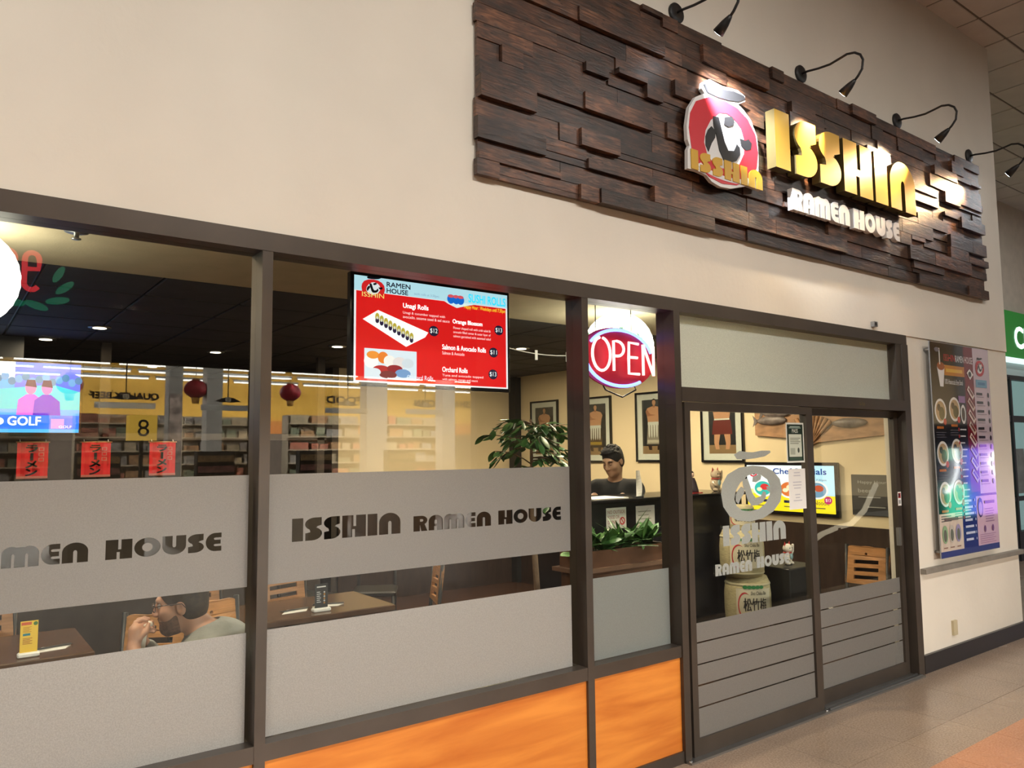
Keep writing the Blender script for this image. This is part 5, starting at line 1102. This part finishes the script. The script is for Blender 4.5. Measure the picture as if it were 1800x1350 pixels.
# --- the staff member behind the counter, standing, looking down
st = thing('person', 'man in a black T-shirt looking down behind the host counter', 'person', (4.86, 1.86, 0.09), rz=-PI / 2 - .95, local=True)
tag(MB().bevbox(3.7, 5.4, 1.50, 2.3, 0, .09, .006).build('floor_platform', M_darkwall), 'low dark platform behind the host counter', 'platform'); Mh = rotm(.42, -.42); hc = np.array((.12, 0, 1.615))
S = SDF((-.25, -.36, .80), (.62, .36, 1.80), .0045); T = head(S, hc, Mh, (.03, 0, 1.45))
S.cap((-.02, 0, .95), (.0, 0, 1.28), .135, .15, .05); S.cap((.0, -.15, 1.37), (.0, .15, 1.37), .070, .070, .05)
for k in (-1, 1):
    sh = np.array((.0, k * .185, 1.36)); el = np.array((.14, k * .26, 1.12)); wr = np.array((.30, k * .14, 1.30)); S.cap(sh, el, .055, .043, .03); S.cap(el, wr, .043, .027, .02); kn = wr + np.array((.055, -k * .02, .02)); fg = []
    for q in range(4): b = kn + np.array((.006, k * (.028 - .018 * q), .004)); fg.append([b, b + np.array((.030, -k * .003, .006)), b + np.array((.048, -k * .004, -.010)), b + np.array((.054, -k * .004, -.026))])
    hand(S, wr, kn, fg, [wr + np.array((.02, -k * .02, .005)), wr + np.array((.045, -k * .048, .0)), wr + np.array((.065, -k * .055, -.008))])
S.build('body', SK2, st); eyes(T, Mh, st, -.004, True); hair_cap(hc, Mh, st, mat('hair_black', (.012, .010, .010), .75, var=.3, vscale=60, bump=.6, bscale=70), 0)
bm_ = MB()
for k in (-1, 1): bm_.tube([tuple(T(.094, k * .016, .030)), tuple(T(.096, k * .034, .036)), tuple(T(.084, k * .052, .031))], [.003, .004, .002], 6)
bm_.build('eyebrows', mat('hair_black', (.012, .010, .010), .75), st)
S = SDF((-.28, -.36, .78), (.30, .36, 1.52), .006); S.cap((-.02, 0, .86), (.0, 0, 1.28), .150, .168, .05); S.cap((.0, -.16, 1.375), (.0, .16, 1.375), .080, .080, .05)
for k in (-1, 1): S.cap((.0, k * .185, 1.36), (.085, k * .228, 1.215), .070, .068, .03)
S.cap((.0, 0, 1.41), (.03, 0, 1.455), .070, .062, .012); S.cap((.03, 0, 1.45), (.08, 0, 1.53), .050, .060, .01, True)
S.build('t_shirt', mat('black_cotton', (.012, .012, .014), .9, var=.2), st)
S = SDF((-.25, -.28, .0), (.25, .28, 1.0), .008); S.ell((-.02, 0, .90), (.14, .17, .12), .03)
for k in (-1, 1): S.cap((-.01, k * .09, .88), (.0, k * .10, .48), .085, .062, .03); S.cap((.0, k * .10, .48), (-.02, k * .10, .06), .060, .045, .02)
S.build('trousers', mat('black_trousers', (.02, .02, .024), .85), st)
for k in (-1, 1): MB().ell((.05, k * .10, .045), (.13, .05, .045)).build('shoe', M_black, st)

# ------------------------------------------------------------------ the market across the hall (seen mirrored in the glass)
struct(MB().box(-10, 8.32, -9.2, -9.0, 3.14, HC).build('wall_market_bulkhead', mat('bulkhead_brown', (.035, .026, .022), .8)))
struct(MB().box(8.32, 20, -9.2, -9.0, 0, HC).build('wall_opposite', mat('opposite_wall', (.16, .13, .10), .8, var=.1)))
struct(MB().box(-10, 28, -30, -9.0, -.12, 0).build('floor_market', mat('market_floor', (.06, .05, .045), .5, var=.1)))
struct(MB().box(-10, 28, -30, -9.2, 5.6, 5.7).build('ceiling_market', mat('market_ceiling', (.10, .09, .08), .9)))
mw = struct(MB().box(-10, 28, -28.2, -28, 0, 5.6).build('wall_market_back', mat('market_yellow', (.80, .47, .07), .7)))
MB().box(-10, 28, -28, -27.97, 0, 2.6).build('dark_dado', mat('market_dado', (.05, .035, .025), .7), mw)
MB().box(-10, 28, -28, -27.96, 2.6, 3.12).build('orange_stripe', mat('market_orange', (.45, .16, .03), .7), mw)
p = Print((6.75, -27.95, 3.80), **BACK); bi = mat('market_ink', (.01, .01, .012), .6)
p.text('QUALITY BEEF', 0, 0, .27, bi, w=2.3, bold=.02); p.text('SEAFOOD', -9.3, .12, .30, bi, w=2.6, bold=.02); p.text('FRESH from OCEAN', -14.6, .10, .30, bi, w=3.6, bold=.02); p.build('wall_lettering', mw)
struct(MB().box(27.8, 28, -28, -9, 0, 5.6).build('wall_market_side', mat('market_cream', (.55, .45, .28), .8))); struct(MB().box(-10, -9.8, -28, -9, 0, 5.6).build('wall_market_end', mat('market_cream', (.55, .45, .28), .8)))
fx = None
for r_, (y, zz) in enumerate([(-22.5, 4.53), (-24.3, 4.50), (-26.0, 4.44)]):
    for i in range(10):
        x = -1.0 + i * 2.7 + r_ * .9; lb = 'fluorescent strip light hung in the market, row %s the meat wall' % ['farthest from', 'midway to', 'nearest'][r_]
        if fx is None or True:
            t = thing('strip_light', lb, 'strip light', (x, y, zz), 'market strip lights'); MB().box(x, x + 2.5, y - .06, y + .06, zz + .05, zz + .11).build('housing', mat('strip_housing', (.05, .05, .05), .6), t); MB().tube([(x + .03, y, zz + .02), (x + 2.47, y, zz + .02)], .032, 8).build('tube', emi('strip_glow', (1, .98, .95), 12.0), t); MB().tube([(x + 1.2, y, zz + .11), (x + 1.2, y, 5.6)], .01, 5).build('hanger', M_alu, t)
for k, (x, m_) in enumerate([(4.34, .30), (5.19, .36), (9.35, .62), (11.75, .42)]):
    t = thing('market_column', ['grey market column wrapped in posters', 'plain pale market column beside the red lantern', 'wide grey market column before the seafood wall', 'grey market column nearest the grocery shelves'][k], 'column', (x + m_ / 2, -16, 0))
    MB().box(x, x + m_, -16.2, -15.8, 0, 5.6).build('shaft', mat('column_grey', (.42, .40, .37), .8), t); MB().box(x - .03, x + m_ + .03, -16.23, -15.77, 0, .3).build('plinth', M_base, t)
    if k == 0: MB().box(x + .02, x + m_ - .02, -15.8, -15.78, 1.6, 3.2).build('poster_wrap', mat('poster_mix', (.5, .4, .35), .7, var=.6, vscale=6), t)
for k, x in enumerate([2.35, 4.98, 7.30]):
    t = thing('red_lantern', ['round red lantern hung left of the market columns', 'round red lantern between two market columns', 'round red lantern farthest from the market lane signs'][k], 'lantern', (x, -16, 3.35), 'red market lanterns')
    mb = MB(); mb.ell((x, -16, 3.35), (.27, .27, .22), 24, 12); mb.build('shade', mat('lantern_red', (.32, .012, .02), .6), t); MB().lathe([(0, 3.55), (.09, 3.55), (.09, 3.6), (0, 3.6)], (x, -16, 0), 14).build('cap', M_oak, t); MB().lathe([(.08, 3.0), (.10, 3.14), (0, 3.14)], (x, -16, 0), 12).build('tassel', mat('tassel_gold', (.5, .25, .05), .7), t); MB().tube([(x, -16, 3.6), (x, -16, 5.6)], .008, 5).build('cord', M_black, t)
for k, (x, zz, num) in enumerate([(2.75, 2.83, '10'), (4.55, 2.83, '9'), (7.05, 2.83, '7'), (8.95, 2.85, '6')]):
    t = thing('lane_sign', 'bow-tie shaped black checkout lane sign numbered %s' % {'10': 'ten', '9': 'nine', '7': 'seven', '6': 'six'}[num], 'sign', (x, -12, zz), 'checkout lane signs')
    vs = [(-.26, -.02), (-.11, .04), (0, .07), (.11, .04), (.26, -.02), (.10, -.04), (-.10, -.04)]; p = Print((x, -12, zz), **BACK); p.poly(vs, M_black); p.oval(0, .015, .06, .05, ink((200, 190, 170))); p.text(num, 0, -.015, .06, M_black, align='c'); p.build('board', t); MB().tube([(x, -12.01, zz + .05), (x, -12.01, 5.6)], .01, 5).build('pole', M_black, t); MB().box(x - .5, x + .5, -12.03, -12.01, zz - .20, zz - .09).build('price_board', M_paper, t)
for k, x in enumerate([-2.2, -.2, 1.8, 3.8, 5.8, 7.8]):
    t = thing('checkout_counter', ['checkout counter at the far end of the market tills', 'second checkout counter from the far end of the tills', 'checkout counter with the lit yellow lane box', 'checkout counter below the lane sign numbered nine', 'checkout counter below the lane sign numbered seven', 'checkout counter below the lane sign numbered six'][k], 'checkout', (x, -12, 0), 'checkout counters')
    MB().box(x, x + .8, -13.4, -11, 0, .95).build('body', mat('till_grey', (.10, .09, .08), .5), t); MB().box(x + .05, x + .5, -12.4, -11.1, .95, .99).build('belt', M_black, t); MB().box(x + .2, x + .9, -12.2, -12.0, .95, 1.85).build('rack', mat('till_dark', (.05, .045, .04), .5), t)
    for q in range(4): MB().box(x + .22, x + .88, -12.0, -11.96, 1.05 + q * .2, 1.17 + q * .2).build('packet_row', mat('packets_%d' % (q % 3), [(.4, .25, .12), (.45, .40, .30), (.30, .12, .10)][q % 3], .6, var=.6, vscale=18), t)
    if k == 2:
        MB().box(x + .95, x + 1.4, -11.9, -11.6, 2.05, 2.5).build('lane_box', emi('lane_box_glow', (1.0, .6, .08), 3.5), t); MB().box(x + 1.15, x + 1.2, -11.8, -11.7, .95, 2.05).build('lane_post', M_black, t); MB().box(x + .8, x + 1.25, -12, -11.6, 0, .95).build('post_base', M_black, t)
        p = Print((x + 1.175, -11.597, 2.12), **BACK); p.text('8', 0, 0, .3, M_black, align='c'); p.build('lane_number', t)
rb = random.Random(9)
for k, (x0, x1, y) in enumerate([(8.2, 10.4, -18.5), (10.7, 13.2, -18.5), (3.0, 5.4, -20.0), (-.4, 2.4, -20.0), (5.8, 8.0, -20.5), (12.4, 15.0, -20.5)]):
    t = thing('grocery_shelf', ['stepped grocery shelving behind the wide column', 'stepped grocery shelving nearest the market side wall', 'produce shelving behind the numbered tills', 'produce shelving below the beef lettering', 'grocery shelving between the produce and the wide column', 'low grocery shelving under the seafood lettering'][k], 'shelving', ((x0 + x1) / 2, y, 0), 'market shelving'); MB().box(x0, x1, y - .5, y, 0, 2.9).build('back_panel', mat('shelf_back', (.30, .25, .18), .7), t)
    for q in range(7):
        zz = .35 + q * .38; dpt = .62 - .07 * q; MB().box(x0, x1, y, y + dpt, zz, zz + .04).build('shelf', mat('shelf_board', (.5, .42, .3), .6), t); x = x0 + .05
        mb = MB(); mi = 0
        while x < x1 - .3:
            w_ = rb.uniform(.18, .5); h_ = rb.uniform(.12, .26); mb.box(x, min(x + w_, x1), y + .04, y + dpt - .05, zz + .04, zz + .04 + h_, rb.randrange(5)); x += w_ + rb.uniform(.01, .12)
        o = mb.build('goods', [mat('goods_a', (.32, .17, .07), .6, var=.5, vscale=12), mat('goods_b', (.24, .22, .20), .6, var=.5, vscale=12), mat('goods_c', (.42, .34, .22), .6, var=.4, vscale=12), mat('goods_d', (.14, .16, .10), .6, var=.5, vscale=12), mat('goods_e', (.36, .12, .07), .6, var=.5, vscale=12)], t); o['kind'] = 'stuff'
# coffee sign on the bulkhead, seen from behind (its letters read right in the glass)
t = thing('leaf_neon_sign', 'red neon letters with green leaves on the market bulkhead', 'neon sign', (1.0, -8.95, 4.2), None)
def bp(a, b): return (a, -8.93, b)
M_lr = emi('coffee_red', (1.0, .04, .05), 5.0); M_lg = emi('coffee_green', (.0, .32, .14), 2.2)
for x in (.70, .98):
    q = arc(0, 0, .085, .10, 0, 180, 10); pts = [bp(x + a, 4.46 + b) for a, b in q] + [bp(x - .085, 4.2)] + [bp(x + a, 4.14 + b) for a, b in arc(0, 0, .085, .09, 180, 330, 9)]
    MB().tube(pts, .035, 8).build('letter', M_lr, t); MB().tube([bp(x + .085, 4.46), bp(x + .08, 4.34), bp(x - .07, 4.33)], .032, 8).build('letter_bar', M_lr, t)
for (a, b, an, L_) in ((1.30, 4.30, 1.1, .26), (1.38, 4.12, .7, .28), (1.30, 3.93, .2, .30), (1.05, 3.84, -.3, .30), (.80, 3.86, -.1, .26)):
    vs = []
    for q in range(12): th = 2 * PI * q / 12; u_, v_ = L_ / 2 * math.cos(th), .05 * math.sin(th); vs.append((a + u_ * math.cos(an) - v_ * math.sin(an), b + u_ * math.sin(an) + v_ * math.cos(an)))
    mb = MB(); plate(mb, [vs], -8.94, .03); mb.build('leaf', M_lg, t)
MB().box(.4, 1.6, -9.0, -8.97, 3.75, 4.65).build('backing', mat('sign_back', (.02, .02, .02), .6), t)
# glowing kiosk added down the hall to give the glossy poster its reflection
t = thing('reflection_kiosk', 'added kiosk with green and violet light panels and white neon curves across the hall', 'kiosk', (18.5, -5, 0)); kx, ky = 18.6, -5.0
MB().box(17.6, 21.6, -5.6, -5.02, 0, 2.3).build('cabinet', M_black, t)
for x0, x1, z0, z1, c, s_ in ((17.9, 18.9, .25, .95, (.10, .95, .55), 2.4), (18.9, 19.6, .25, 1.75, (.12, .16, 1.0), 2.2), (19.6, 21.2, .2, 1.85, (.55, .22, 1.0), 2.0), (18.0, 18.6, 1.5, 1.75, (.10, .75, .40), 1.4)): MB().box(x0, x1, -5.02, -5.0, z0, z1).build('light_panel', emi('kiosk_%d' % int(x0 * 10 + z0 * 100), c, s_), t)
wn = emi('kiosk_neon', (.95, 1, .98), 7.0)
MB().tube([(18.35, -4.97, 1.75), (18.4, -4.97, 1.3), (18.15, -4.97, .95), (17.8, -4.97, .8)], .035, 8).build('neon_curve', wn, t); MB().tube([(20.7, -4.97, 1.5), (20.4, -4.97, 1.65), (20.1, -4.97, 1.4), (20.4, -4.97, 1.15), (20.9, -4.97, .8), (21.0, -4.97, .4)], .04, 8).build('neon_curve', wn, t)
t2 = thing('neon_stroke', 'pale curved light tube on a low stand in the hall', 'light tube', (13.9, -5, 0)); MB().tube([(12.9, -5, .05), (13.4, -5, .20), (13.9, -5, .28), (14.4, -5, .32), (14.9, -5, .55), (15.4, -5, 1.05)], .05, 8).build('tube', emi('pale_tube', (1, .85, .6), 2.2), t2); MB().box(13.85, 13.95, -5.05, -4.95, 0, .28).build('stand', M_black, t2)  # unseen neon stroke added so its curve mirrors in the door glass
